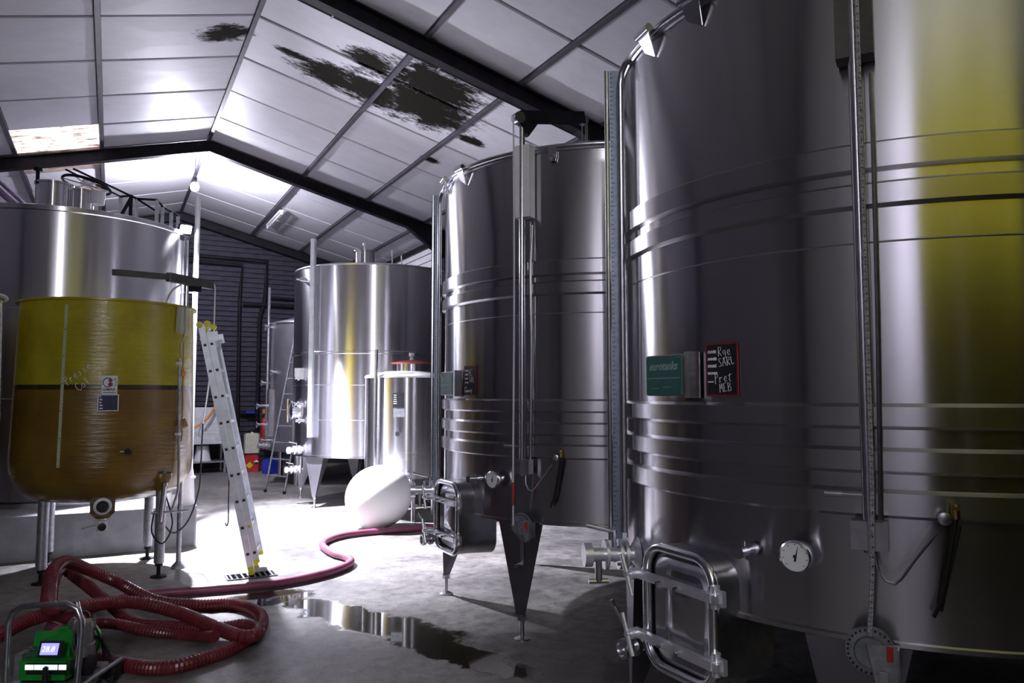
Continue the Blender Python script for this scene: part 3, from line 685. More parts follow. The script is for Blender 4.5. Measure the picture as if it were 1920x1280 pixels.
    MB().cyl(M @ Vector((.205, -.17, TR + .115)), M @ Vector((.205, .16, TR + .115)), .012, n=10).build('hinge_rod', CHROME, door)
    # sampling tap, thermometer
    o = P(194, TR, 1.085); n = Vector((math.cos(R_(194)), math.sin(R_(194)), 0)); tg = Vector((-n.y, n.x, 0))
    tp = MB().cyl(o - n * .02, o + n * .10, .016, n=14).cyl(o + n * .015, o + n * .04, .028, n=14).cyl(o + n * .085, o + n * .125, .024, n=14).build('sampling_tap', CHROME, root)
    MB().cyl(o + n * .06 - Vector((0, 0, .035)), o + n * .06 + Vector((0, 0, .035)), .008, n=8).build('tap_lever', CHROME, tp)
    round_gauge(root, 202.2, TR, 1.095)
    # bottom outlet valves
    butterfly_valve(root, 158, TR, .905)
    n = Vector((math.cos(R_(180)), 0, 0)); e = Vector((-TR - .08, .27, .56))
    m = MB(); m.cyl(e, e + Vector((-.10, -.02, 0)), .032, n=18).cyl(e + Vector((-.03, -.006, 0)), e + Vector((-.05, -.01, 0)), .045, n=18).lathe([(.044, 0), (.044, .03), (.034, .03), (.030, .012), (0, .012)], 20, frame(e + Vector((-.09, -.018, 0)), (0, 1, 0), (0, 0, 1), (-1, -.2, 0))).cyl(e + Vector((.30, 0, .14)), e, .036, n=14)
    rv = m.build('drain_outlet', CHROME_R, root)
    MB().cyl(e + Vector((-.05, 0, .04)), e + Vector((-.12, .05, .20)), .010, n=8).build('lever', CHROME, rv)
    # hoist post with sleeve, pulley arm, rope and winch
    az = 212.5; pr = TR + .085
    post = MB().cyl(P(az, pr, 1.14), P(az, pr, 3.66), .021, n=18).build('hoist_post', CHROME, root)
    M = RF(az + .8, TR + .045, 3.20)
    M2 = RF(az, TR + .05, 1.20)
    MB().box((0, 0, .02), (.12, .10, .07), M2).build('post_foot', CHROME_R, post, smooth=0)
    MB().tube([P(az + 2.2, TR + .03, 2.9), P(az + 2.2, TR + .06, 2.6), P(az + 2.0, TR + .04, 2.0), P(az + 1.4, TR + .03, 1.2)], .009, 8).build('guide_tube', CHROME_R, post)
    pin = MB(); q = P(az, pr, 1.34); tgv = RF(az, 0, 0).to_3x3() @ Vector((-1, 0, 0))
    pin.cyl(q, q + tgv * .14, .006, n=8).cyl(q + tgv * .085, q + tgv * .145, .011, n=10).build('stop_pin', CHROME, post)
    arm = MB(); a0 = Vector((-1.235, -.775, 3.675)); a1 = Vector((-.69, -.775, 3.765)); d = (a1 - a0).normalized(); M3 = frame((a0 + a1) / 2, d, (0, 1, 0), d.cross(Vector((0, 1, 0))))
    arm.box((0, 0, 0), ((a1 - a0).length, .05, .085), M3)
    arm.prism([(-1.25, 3.63), (-1.09, 3.65), (-1.17, 3.54)], -.02, .02, Matrix(((1, 0, 0, 0), (0, 0, -1, -.775), (0, 1, 0, 0), (0, 0, 0, 1))))
    ar = arm.build('hoist_arm', DARK, post, smooth=0)
    MB().cyl(a0 + Vector((-.01, -.03, -.01)), a0 + Vector((-.01, .03, -.01)), .042, n=20).build('pulley', CHROME, post)
    MB().cyl(a1 + Vector((0, -.02, -.02)), a1 + Vector((0, .02, -.02)), .035, n=16).build('end_pulley', CHROME_R, post)
    for dx in (-.012, .02, .035): MB().tube([a1 + Vector((dx, 0, -.02)), a1 + Vector((dx, 0, -.30))], .004, 6).build('lift_line', CHROME_R, post)
    wz = .80; W = P(az - .3, TR + .10, wz); Mw = RF(az - .3, TR + .03, wz)
    wn = MB().lathe([(0, .02), (.03, .02), (.03, .045), (.082, .05), (.086, .058), (.082, .068), (.055, .07), (.05, .085), (0, .085)], 40, Mw).build('winch', WINCHM, root)
    gt = MB()
    for k in range(28): a = 2 * PI * k / 28; gt.box((.074 * math.cos(a), .074 * math.sin(a), .07), (.007, .007, .008), Mw)
    tag(gt.build('gear_teeth', BLACK, wn, smooth=0), kind='stuff')
    MB().prism([(-.01, .03), (.085, .04), (.085, -.09), (.02, -.12)], .085, .10, Mw).box((.05, -.03, .05), (.08, .10, .06), Mw).build('winch_bracket', GALV, wn, smooth=0)
    MB().box((.062, .01, .102), (.022, .05, .003), Mw).build('red_sticker', REDP, wn, smooth=0)
    MB().box((.042, -.15, .115), (.026, .20, .014), Mw).cyl(Mw @ Vector((.03, -.245, .115)), Mw @ Vector((.03, -.245, .19)), .013, n=10).build('crank', CHROME_R, wn, smooth=0)
    # manometer with hose
    o = P(223.5, TR, 1.22); n = Vector((math.cos(R_(223.5)), math.sin(R_(223.5)), 0)); tg = Vector((-n.y, n.x, 0)); 
    sv = MB().tube([o + n * .05 + Vector((0, 0, .05)), P(221.5, TR + .05, 1.0), P(220.3, TR + .045, .93)], .007, 8).tube([P(223.9, TR + .06, 1.25), P(221.3, TR + .04, .95)], .005, 8).build('sampling_pipe', BLACK, root)
    Mg = RF(222, TR + .05, 1.27); MB().lathe([(0, 0), (.020, 0), (.022, .018), (.018, .02), (0, .02)], 20, Mg).build('manometer', CHROME_R, sv)
    MB().cyl(o + n * .05 + Vector((0, 0, .05)), o + n * .05 + Vector((0, 0, .10)), .014, n=10).cyl(o + n * .03 + Vector((0, 0, .09)), o + n * .08 + Vector((0, 0, .09)), .009, n=8).build('brass_valve', BRASS, sv)
    MB().tube(spline([P(az + .6, TR + .05, 1.22), P(az + 1, TR + .08, 1.08), P(az + 3, TR + .09, 1.04), P(218, TR + .07, 1.12), P(221, TR + .06, 1.22)], .03), .0045, 8).build('clear_hose', CHROME_R, sv)
    # legs on a hexagon
    for k in range(6): tri_leg(root, 30 + 60 * k, 1.36, .80, .36, LEGM)
    # green nameplate on a stand-off box
    M = RF(176.3, TR, 1.785)
    pl = MB().box((0, 0, .055), (.275, .185, .008), M).box((.155, 0, .03), (.035, .20, .06), M).box((-.10, 0, .025), (.02, .12, .055), M).build('nameplate_bracket', CHROME_R, root, smooth=0)
    pb = MB().box((-.008, 0, .0615), (.262, .175, .005), M).build('nameplate', TEAL, pl, smooth=0)
    for a in (-.128, .112):
        for b_ in (-.078, .078): MB().cyl(M @ Vector((a, b_, .062)), M @ Vector((a, b_, .068)), .006, n=10).build('screw', CHROME, pl)
    text('eurotanks', .052, INK, pl, M @ Matrix.Translation((-.115, .025, .0642)), shear=.25, bold=.0012)
    MB().box((-.008, -.012, .0645), (.24, .004, .001), M).box((.02, -.052, .0645), (.06, .003, .001), M).box((-.07, -.058, .0645), (.06, .003, .001), M).build('print_lines', INK, pl, smooth=0)
    return root
def tank_card(root, words):
    M = RF(188.3, TR + .004, 1.805)
    c = MB().box((0, 0, 0), (.165, .225, .004), M).build('cellar_card', REDF, root, smooth=0)
    MB().box((0, 0, .002), (.150, .210, .003), M).build('slate_field', SLATE, c, smooth=0)
    for i, s in enumerate(('CUVÉE', 'ANNÉE', 'DEGRÉ', 'N.LITRES')):
        text(s, .0145 if i < 3 else .0125, CHALK, c, M @ Matrix.Translation((-.070, .070 - i * .030, .0036)), bold=.0009)
    MB().box((-.055, -.052, .0038), (.030, .005, .001), M).build('printed_rule', CHALK, c, smooth=0)
    hand(words, CHALK, c, lambda x, y: M @ Vector((x, y, .005)), rad=.0013)
    return c
T1P, T2P = (3.61, 2.55, 0), (3.744, 5.34, 0)
T1 = thing('steel_wine_tank', 'large brushed steel wine tank nearest the camera, at the right', 'tank', T1P, 0, 'twin steel tanks with green nameplates')
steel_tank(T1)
T2 = copy_tree(T1); T2.location = T2P
T2['label'] = 'brushed steel wine tank with white hoist rope, second from the right'
tank_card(T1, [('Rge', -.016, .055, .040, .06), ('SARL', -.012, .010, .036, .12), ('Pret', -.034, -.058, .040, .10), ('MEB', -.008, -.097, .036, .14)])
tank_card(T2, [('4C', -.02, .035, .05, 0), ('50L', -.015, -.01, .045, -.15), ('Gamay', -.07, -.092, .036, .05)])
# ropes differ: grey flecked on the near tank, white with a red end on the second
def hoist_rope(root, mat, label, red):
    M = RF(212.6, TR + .045, 3.21)
    sl = MB().box((0, 0, .015), (.13, .52, .085), M).build('post_sleeve', WHITE if red else ARMP, root, smooth=0)  # same sleeve twice: lamp glare painted white, shade painted dark grey
    if red: sl['label'] = 'post sleeve with its glare painted white'
    if red: pts = [Vector((-1.285, -.775, 3.66)), Vector((-1.292, -.80, 2.5)), Vector((-1.30, -.80, 1.3)), P(210.3, TR + .115, .80)]
    else: pts = [P(213.2, TR + .125, 3.66), P(213.2, TR + .125, 2.5), P(213.0, TR + .12, 1.3), P(212.2, TR + .115, .86)]
    o = MB().tube(spline(pts, .06),    .0065 if red else .0085, 8).build('hoist_rope', mat, root); o['label'] = label
    if red: MB().tube([Vector((-1.300, -.80, 1.10)), Vector((-1.302, -.80, .95))], .0085, 8).build('red_sleeve', REDP, o)
    else:
        m = MB()
        sp = spline(pts, .024)
        for i in range(0, len(sp) - 1, 1): m.cyl(sp[i] + (sp[i + 1] - sp[i]) * .2, sp[i] + (sp[i + 1] - sp[i]) * .42, .0088, n=6)
        tag(m.build('rope_flecks', BLACK, o), kind='stuff')
hoist_rope(T1, ROPE_G, 'grey flecked rope', False)
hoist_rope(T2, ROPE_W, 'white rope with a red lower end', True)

# ------------------------------------------------------------------ tank beyond, with its tall level pole
def hatch(root, x, y, z, r, h, mat, knob, lidmat):
    M = Matrix.Translation((x, y, z))
    n = MB().lathe([(r, 0), (r, h), (r + .02, h), (r + .02, h + .015)], 32, M).build('hatch_collar', mat, root)
    MB().lathe([(0, h + .05), (r * .6, h + .04), (r + .03, h + .018), (r + .03, h + .004), (r - .02, h)], 32, M).build('hatch_lid', lidmat, n)
    MB().lathe([(0, h + .16), (.035, h + .155), (.04, h + .12), (.02, h + .09), (.022, h + .04), (0, h + .03)], 16, M).build('lid_knob', knob, n)
    return n
t3 = thing('steel_wine_tank', 'bright steel tank with tall level pole on pointed legs, centre background', 'tank', (3.84, 11.97, 0), 0, 'steel tanks at the back')
r3 = 1.30
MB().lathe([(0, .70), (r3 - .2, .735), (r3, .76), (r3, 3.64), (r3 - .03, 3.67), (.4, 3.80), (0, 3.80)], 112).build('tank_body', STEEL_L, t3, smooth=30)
MB().lathe([(r3, 2.30), (r3 + .012, 2.31), (r3 + .012, 2.34), (r3, 2.35)], 112).build('weld_band', STEEL_L, t3)
for z in (1.84, 1.32): MB().lathe([(r3, z - .006), (r3 + .003, z), (r3, z + .006)], 112).build('weld_seam', STEEL_L, t3)
MB().lathe([(r3, .755), (r3 + .015, .76), (r3 + .015, .785), (r3, .79)], 112).build('bottom_lip', STEEL_B, t3)
MB().torus(r3 - .01, .018, 3.655, 112, 8).build('rim', CHROME_R, t3)
MB().box((0, 0, 0), (.075, .05, 3.0), RF(208.5, r3 + .06, 2.56) @ Matrix.Rotation(PI / 2, 4, 'X')).build('level_pole', ALU, t3, smooth=0)
MB().tube([P(209.8, r3 + .05, 1.06), P(209.8, r3 + .05, 4.0)], .012, 8).build('sight_tube', CHROME_R, t3)
hatch(t3, -.33, -.45, 3.74, .16, .22, STEEL_L, WHITE, STEEL_L)
for z in (4.0,): MB().cyl((.02, -.75, 3.70), (.02, -.75, 3.98), .012, n=8).build('vent_pipe', CHROME_R, t3)
MB().cyl((.16, -.80, 3.70), (.16, -.80, 3.90), .012, n=8).build('vent_pipe', CHROME_R, t3)
m = MB(); q = P(197, r3, 3.46); n_ = Vector((math.cos(R_(197)), math.sin(R_(197)), 0))
m.cyl(q, q + n_ * .10, .035, n=12).cyl(q + n_ * .08, q + n_ * .16, .018, n=10); m.build('overflow_spout', CHROME, t3)
for az, z in ((194, 1.95), (194, 1.55), (196, 1.30)):
    q = P(az, r3, z); n_ = Vector((math.cos(R_(az)), math.sin(R_(az)), 0)); tg = Vector((-n_.y, n_.x, 0))
    v = MB().cyl(q - n_ * .02, q + n_ * .12, .022, n=12).cyl(q + n_ * .05, q + n_ * .08, .045, n=14).build('side_tap', CHROME, t3)
    MB().cyl(q + n_ * .09 - tg * .09, q + n_ * .09 + tg * .09, .010, n=8).build('tap_handle', CHROME_R, v)
MB().box((0, 0, 0), (.12, .16, .10), RF(195, r3 + .05, 2.02)).build('white_sensor_box', WHITE, t3, smooth=0)
# manway on the aisle side, seen from its edge
Mm = RF(184, r3, 1.45)
mw = MB().lathe([(.14, -.05), (.14, .07), (.16, .07), (.16, .09), (.05, .11), (0, .11)], 28, Mm).build('round_manway', CHROME, t3)
MB().cyl(Mm @ Vector((0, -.18, .12)), Mm @ Vector((0, .18, .12)), .016, n=8).build('clamp_bar', CHROME_R, mw)
butterfly_valve(t3, 196, r3 - .02, .86, s=.9, drop=False)
butterfly_valve(t3, 188, r3 - .05, .55, s=.8, drop=False)
MB().cyl(P(188, r3 - .07, .75), P(188, r3 - .07, .52), .03, n=12).build('drain_pipe', CHROME_R, t3)
for k in range(6): tri_leg(t3, 27 + 60 * k, r3 - .06, .755, .40, PEWTER)
# rack standing under the tank
rk = thing('low_rack', 'low steel rack in the dark under the tank with pointed legs', 'rack', (4.0, 10.95, 0))
MB().box((0, 0, .5), (1.1, .5, .03)).build('rack_top', GALV, rk, smooth=0)
for sx in (-1, 1):
    for sy in (-1, 1): MB().box((sx * .5, sy * .22, .243), (.04, .04, .485)).build('leg', GALV, rk, smooth=0)

# ------------------------------------------------------------------ pale tank by the end wall
t4 = thing('steel_wine_tank', 'shorter dull grey tank by the end wall, half hidden behind a ladder', 'tank', (3.9, 15.2, 0), 0, 'steel tanks at the back')
r4 = 1.2
MB().lathe([(0, .58), (r4 - .1, .60), (r4, .63), (r4, 3.06), (r4 - .05, 3.11), (.4, 3.3), (0, 3.3)], 96).build('tank_body', PEWTER, t4, smooth=30)
MB().torus(r4, .02, 3.07, 96, 8).build('rim', CHROME_R, t4)
MB().cyl(P(189, r4 + .05, .9), P(189, r4 + .05, 3.78), .028, n=12).build('level_pole', CHROME, t4)
for az, z, L in ((190, 3.0, .12), (200, 2.12, .10), (188, 1.92, .16), (189, 1.48, .24), (189, 1.12, .24), (195, .82, .2)):
    q = P(az, r4, z); n_ = Vector((math.cos(R_(az)), math.sin(R_(az)), 0)); tg = Vector((-n_.y, n_.x, 0))
    v = MB().cyl(q - n_ * .03, q + n_ * L, .024, n=12).cyl(q + n_ * (L - .03), q + n_ * L, .04, n=12).build('side_tap', CHROME, t4)
    MB().cyl(q + n_ * L - Vector((0, 0, .06)), q + n_ * L + Vector((0, 0, .06)), .011, n=8).cyl(q + n_ * L - tg * .05, q + n_ * L + tg * .05, .011, n=8).build('tap_handle', CHROME_R, v)
Mm = RF(192, r4, 1.35)
MB().box((0, 0, .03), (.12, .9, .06), Mm).build('hatch_edge', CHROME_R, t4, smooth=0)
butterfly_valve(t4, 192, r4 - .02, .72, s=.9, drop=False)
for k in range(4): MB().cyl(P(45 + 90 * k, r4 - .12, .0), P(45 + 90 * k, r4 - .12, .66), .05, n=12).build('leg', CHROME_R, t4)

# ------------------------------------------------------------------ small lidded tank
st = thing('small_steel_tank', 'small steel tank with brown-rimmed lid and black card behind the white ball', 'tank', (3.70, 10.02, 0))
rs = .59
MB().lathe([(0, .52), (rs - .08, .54), (rs, .58), (rs, 1.93), (rs - .02, 1.955)], 80).build('tank_body', STEEL_M, st, smooth=30)
MB().lathe([(rs + .004, 1.925), (rs + .012, 1.945), (rs - .01, 1.965), (.30, 2.02), (.15, 2.02)], 80).build('overlit_shoulder', WHITE, st, smooth=30)  # steel shoulder; its overexposed light is put into the white colour
hn = MB().lathe([(.21, 1.99), (.21, 2.13), (.225, 2.13)], 40, Matrix.Translation((.05, -.02, 0))).build('lid_collar', CHROME, st)
MB().lathe([(.20, 2.125), (.285, 2.13), (.29, 2.145), (.20, 2.165), (.10, 2.18), (0, 2.18)], 40, Matrix.Translation((.05, -.02, 0))).build('lid', REDLID, hn)
MB().lathe([(0, 2.29), (.04, 2.285), (.045, 2.25), (.025, 2.22), (.035, 2.185), (0, 2.175)], 16, Matrix.Translation((.05, -.02, 0))).build('lid_knob', WHITE, hn)
MB().cyl(P(208, rs + .05, .75), P(208, rs + .05, 2.30), .026, n=14).build('level_pole', CHROME_R, st)
M = RF(238, rs + .003, 1.62); cd = MB().box((0, 0, 0), (.15, .19, .004), M).build('cellar_card', SLATE, st, smooth=0)
for i in range(5): MB().box((-.045, .07 - i * .028, .003), (.035 if i < 3 else .045, .010, .001), M).build('printed_word', CHALK, cd, smooth=0)
M = RF(239, rs + .006, 1.455); MB().box((0, 0, 0), (.15, .11, .014), M).build('nameplate', GALV, st, smooth=0)
q = P(239, rs, 1.18); n_ = Vector((math.cos(R_(239)), math.sin(R_(239)), 0))
MB().cyl(q, q + n_ * .09, .016, n=12).cyl(q + n_ * .06, q + n_ * .10, .03, n=12).build('sampling_tap', CHROME, st)
butterfly_valve(st, 250, rs - .03, .62, s=.7, drop=False)
for k in range(3): MB().cyl(P(20 + 120 * k, rs - .1, 0), P(20 + 120 * k, rs - .1, .6), .03, n=12).build('leg', CHROME_R, st)

# ------------------------------------------------------------------ white ovoid vessel on the floor
bl = thing('white_ovoid_float', 'big glossy white egg-shaped plastic vessel lying on the bright floor', 'vessel', (3.05, 9.26, 0))
prof = []
for i in range(41):
    a = PI * i / 40; prof.append((.395 * math.sin(a) * (1 + .04 * math.cos(a)), -.43 * math.cos(a)))
prof[0] = (0, prof[0][1]); prof[-1] = (0, prof[-1][1])
Mb = frame(Vector((0, 0, .405)), (-.52, -.02, .85), (-.46, -.85, -.28), (.72, -.53, .45))
Mb = Matrix.Translation((0, 0, .405)) @ Matrix.Rotation(R_(-28.2), 4, 'Z') @ Matrix.Rotation(R_(64), 4, 'Y')
MB().lathe(prof, 64, Mb).build('shell', FROST, bl, smooth=60)
MB().lathe([(.03, .415), (.03, .445), (0, .447)], 20, Mb).build('filler_cap', FROST, bl)

# ------------------------------------------------------------------ concrete plinth and the wide tank on it
pl = MB(); pl.box((-1.05, 11.0, .225), (3.9, 3.6, .45), ch=.02)
pl = tag(pl.build('concrete_plinth', CONC, smooth=0), 'low grey concrete plinth under the wide tank at the left', 'plinth')
tl = thing('steel_wine_tank', 'wide steel tank on a concrete plinth with railings on top, at the left', 'tank', (-.52, 11.2, .45), 0)
rl = 1.42; zt = 3.38
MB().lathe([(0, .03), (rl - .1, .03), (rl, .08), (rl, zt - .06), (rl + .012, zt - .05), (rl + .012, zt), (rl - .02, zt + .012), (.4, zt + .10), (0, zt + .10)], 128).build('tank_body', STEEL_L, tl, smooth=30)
for z in (1.2, 2.2): MB().lathe([(rl, z - .006), (rl + .003, z), (rl, z + .006)], 128).build('weld_seam', STEEL_L, tl)
MB().lathe([(0, 0), (rl - .04, 0), (rl - .04, .05), (0, .05)], 96).build('base_ring', CHROME_R, tl)
# hatch with clamp, open wheel lid
h1 = MB().lathe([(.20, zt), (.20, zt + .42), (.215, zt + .42), (.215, zt + .44), (0, zt + .45)], 36, Matrix.Translation((-.17, -.62, 0))).build('hatch_collar', STEEL_L, tl)
MB().cyl((-.34, -.72, zt + .40), (-.34, -.72, zt + .56), .022, n=10).lathe([(0, zt + .60), (.05, zt + .59), (.05, zt + .56), (0, zt + .55)], 14, Matrix.Translation((-.34, -.72, 0))).build('clamp_screw', DARK, h1)
h2 = MB().lathe([(.13, zt), (.13, zt + .36), (.145, zt + .36), (.145, zt + .38), (0, zt + .38)], 32, Matrix.Translation((.13, -.68, 0))).build('hatch_collar', STEEL_L, tl)
Mo = Matrix.Translation((.17, -.60, zt + .48)) @ Matrix.Rotation(R_(12), 4, 'Y') @ Matrix.Rotation(R_(-4), 4, 'X')
MB().torus(.27, .018, 0, 40, 8, Mo).build('open_lid_ring', DARK, h2)
for a in (0, 60, 120): MB().cyl(Mo @ Vector((.27 * math.cos(R_(a)), .27 * math.sin(R_(a)), 0)), Mo @ Vector((-.27 * math.cos(R_(a)), -.27 * math.sin(R_(a)), 0)), .010, n=8).build('lid_spoke', CHROME, h2)
MB().lathe([(0, .05), (.07, .04), (.09, 0), (0, 0)], 20, Mo).build('lid_hub', CHROME, h2)
MB().lathe([(0, 0), (.075, 0), (.085, .16), (0, .16)], 20, Matrix.Translation((.30, -.72, zt + .22))).cyl((.30, -.72, zt), (.30, -.72, zt + .22), .008, n=6).build('white_airlock', WHITE, tl)
MB().cyl((.12, -1.20, zt), (.12, -1.20, zt + .09), .008, n=8).build('lifting_pin', CHROME, tl)
# handrail round the top
zr = 3.85 + .55
RP = [(-.08, -.52, .58), (.55, -.10, .50), (.67, -.30, .48), (.74, -.20, .47), (.98, -.35, .45), (1.06, -.12, .42), (1.18, .05, .40), (1.28, .25, .40)]
rail_top = []
for i, (x, y, h) in enumerate(RP[1:]):
    MB().box((x, y, zt + h / 2), (.045, .03, h)).build('rail_post', GALV if i != 1 else DARK, tl, smooth=0)
    rail_top.append((x, y, zt + h))
MB().tube([(x, y, z) for x, y, z in rail_top], .016, 8).build('handrail', DARK, tl)
MB().tube([(.02, -.62, zt + .66), (.55, -.28, zt + .53), (.74, -.20, zt + .47), (.98, -.33, zt + .30)], .014, 8).build('sloping_rail', DARK, tl)
MB().tube([(-.06, -.70, zt + .62), (.40, -.50, zt + .47), (.55, -.10, zt + .50)], .012, 8).build('sloping_rail', DARK, tl)
MB().tube([(.67, -.30, zt + .45), (.50, -.45, zt + .03)], .022, 8).build('brace', DARK, tl)
# vertical pipes on the right-hand flank
MB().cyl((1.47, -.50, .10), (1.47, -.50, 3.92), .034, n=14).build('level_pole', ALU, tl)
for x, y, r in ((1.25, -.62, .012), (1.29, -.58, .018), (1.36, -.50, .014)):
    MB().cyl((x, y + .02, .10), (x, y + .02, 3.3), r, n=10).build('flank_pipe', CHROME, tl)
MB().box((1.38, -.48, 2.6), (.16, .02, .02)).build('pipe_bracket', CHROME_R, tl, smooth=0)
# white tub upside down on the plinth corner
tb = thing('white_tub', 'white plastic tub standing upside down on the plinth corner', 'tub', (.73, 9.40, .45))
MB().lathe([(.165, 0), (.15, .29), (.168, .29), (.168, .31), (.15, .315), (.115, .52), (0, .53)], 36).build('tub_shell', WHITE, tb, smooth=40)
Mt = RF(255, .158, .16); MB().box((0, 0, 0), (.10, .055, .006), Mt).build('grey_label', GALV, tb, smooth=0)

# ------------------------------------------------------------------ amber fibreglass tank
def frp_tank(root, mat, rt, rb, zb, ztop, level, legs):
    MB().lathe([(0, zb), (rb * .55, zb), (rb * .78, zb + .035), (rb * .92, zb + .12), (rb * .985, zb + .24), (rb, zb + .38), (rt, ztop), (rt + .028, ztop + .004), (rt + .028, ztop + .022), (rt - .012, ztop + .022)], 112).build('tank_shell', mat, root, smooth=50)
    MB().lathe([(0, zb + .02), (rb * .55, zb + .02), (rb * .9, zb + .14), (rb * .97, zb + .38), (rb + (rt - rb) * (level - zb) / (ztop - zb) - .02, level - .01), (0, level - .01)], 64).build('wine', WINE, root, smooth=50)
    for x, y in legs:
        lg = MB().cyl((x, y, .13), (x, y, zb + .28), .046, n=18).build('leg', GALV, root)
        MB().cyl((x, y, .015), (x, y, .14), .018, n=12).cyl((x, y, .10), (x, y, .135), .034, n=6).lathe([(0, 0), (.075, 0), (.07, .012), (.02, .022), (0, .022)], 24, Matrix.Translation((x, y, 0))).build('foot', DARK, lg)
        MB().lathe([(.05, zb + .10), (.10, zb + .22), (.09, zb + .26)], 20, Matrix.Translation((x, y, 0))).build('leg_socket', mat, lg, smooth=60)
tbx, tby = -.03, 8.40
br = thing('fibreglass_wine_tank', 'amber yellow fibreglass tank on four tubular legs with a level strip', 'tank', (tbx, tby, 0))
frp_tank(br, RESIN, .762, .795, .70, 2.545, 1.765, [(-.47, -.36), (.48, -.57), (.42, .35), (-.47, .5)])
rb_at = lambda z: .795 + (.762 - .795) * (z - 1.08) / (2.545 - 1.08)
# printed level strip
m = MB()
for k in range(24):
    z0 = 1.06 + k * .06; z1 = z0 + .06
    a, b_, c_, d_ = [P(243.5 + s * 1.0, rb_at(z) + .003, z) for s, z in ((-1, z0), (1, z0), (1, z1), (-1, z1))]
    m.add([a, b_, c_, d_], [(0, 1, 2, 3)])
ls = m.build('level_strip', LEVEL, br)
m = MB()
for k in range(48):
    z = 1.075 + k * .03; big = k % 8 == 0
    M = RF(243.5 + (0 if big else .45), rb_at(z) + .004, z)
    if big: m.lathe([(0, .001), (.006, .001)], 8, M)
    else: m.box((0, 0, 0), (.010, .0025, .001), M)
tag(m.build('strip_marks', PRINTD, ls, smooth=0), kind='stuff')
# chalk words
def on_brown(x, y):
    z = 1.80 + y; return P(255.2 + math.degrees(x / .785), rb_at(z) + .003, z)
tlt = R_(38)
hand([('Presse', -.12, -.02, .075, tlt), ('Col', -.02, -.075, .075, tlt)], CHALK, br, on_brown, rad=.003)
# maker's sticker and slate card
M = RF(271.4, rb_at(1.78) + .004, 1.785)
sk = MB().box((0, 0, 0), (.125, .165, .003), M).build('maker_sticker', DIAL, br, smooth=0)
text('GIMAR', .034, PRINTD, sk, M @ Matrix.Translation((-.056, -.052, .002)), bold=.0009)
MB().torus(.040, .004, .003, 28, 5, M @ Matrix.Translation((-.012, .022, 0)), R_(60), R_(300)).build('ring_mark', PRINTD, sk)
MB().box((.042, .055, .002), (.022, .004, .001), M).box((.042, .044, .002), (.022, .004, .001), M).box((.050, .015, .002), (.004, .045, .001), M).box((.042, -.006, .002), (.02, .004, .001), M).box((0, -.068, .002), (.10, .006, .001), M).build('print_lines', PRINTD, sk, smooth=0)
MB().lathe([(0, .0025), (.017, .0025)], 20, M @ Matrix.Translation((.006, .040, 0))).lathe([(0, .0025), (.019, .0025)], 20, M @ Matrix.Translation((.006, .004, 0))).build('red_mark', PRINTR, sk)
M = RF(270.9, rb_at(1.63) + .004, 1.625)
cd = MB().box((0, 0, 0), (.168, .150, .003), M).build('cellar_card', DIAL, br, smooth=0)
MB().box((0, 0, .001), (.152, .134, .003), M).build('slate_field', NAVY, cd, smooth=0)
for i, wd in enumerate((.012, .022, .016, .026, .028)): MB().box((-.068 + wd / 2, .055 - i * .026, .003), (wd, .012, .001), M).build('printed_word', CHALK, cd, smooth=0)
# small black tap, boss and outlet valve below
q = P(282.4, rb_at(1.19), 1.19); n_ = Vector((math.cos(R_(282.4)), math.sin(R_(282.4)), 0)); tg = Vector((-n_.y, n_.x, 0))
tp = MB().cyl(q, q + n_ * .05, .012, n=10).cyl(q + n_ * .03, q + n_ * .06, .026, n=14).build('sampling_tap', BLACK, br)
MB().cyl(q + n_ * .04 - tg * .06, q + n_ * .04, .006, n=8).build('tap_lever', CREAM, tp)
bs = MB().box((0, 0, 0), (.20, .22, .16), frame(Vector((.0, -.60, .70)), (1, 0, 0), (0, 0, 1), (0, -1, 0)), ch=.05).build('outlet_boss', RESIN_D, br, smooth=0)
M = frame(Vector((0, -.68, .70)), (1, 0, 0), (0, 0, 1), (0, -1, 0))
MB().lathe([(.072, 0), (.075, .012), (.06, .018), (.045, .018)], 28, M).build('white_collar', WHITE, bs)
MB().lathe([(.05, 0), (.05, .055), (.04, .065), (0, .065)], 28, M).build('black_cap', BLACK, bs)
m = MB().cyl((.0, -.62, .60), (.0, -.62, .48), .03, n=14).box((0, -.68, .525), (.09, .06, .09), ch=.02)
vv = m.build('outlet_valve', WHITE, br)
MB().lathe([(.03, 0), (.034, .03), (0, .035)], 20, frame(Vector((0, -.71, .525)), (1, 0, 0), (0, 0, 1), (0, -1, 0))).build('valve_mouth', BLACK, vv)
MB().cyl((-.03, -.66, .54), (-.16, -.67, .515), .008, n=8).build('valve_lever', GALV, vv)
MB().cyl((-.03, -.55, .82), (-.13, -.72, .83), .006, n=8).build('tie_rod', GALV, br)
# level tube, float box and cords on the right flank
def fl(az, r, z): return P(az, rb_at(z) + r, z)
gt = MB().tube([fl(319, .03, 2.05), fl(319, .03, 1.5), fl(319.5, .03, 1.0), fl(322, .0, .78), P(323, .74, .60)], .013, 10).build('level_tube', GALV, br)
for z in (2.0, 1.32): MB().box((0, 0, 0), (.04, .025, .04), RF(319, rb_at(z) + .02, z)).build('tube_clip', WHITE, gt, smooth=0)
M = RF(321, rb_at(2.43) + .035, 2.42)
fb = MB().box((0, 0, 0), (.115, .25, .05), M @ Matrix.Rotation(R_(-4), 4, 'Z')).build('float_box', BUFF, br, smooth=0)
MB().tube(spline([M @ Vector((.0, .14, .03)), M @ Vector((-.005, .03, .032)), M @ Vector((.008, -.06, .032)), M @ Vector((.0, -.14, .03)), fl(320, .03, 2.15), fl(320, .03, 2.06)], .04), .006, 8).build('box_cord', GALV, fb)
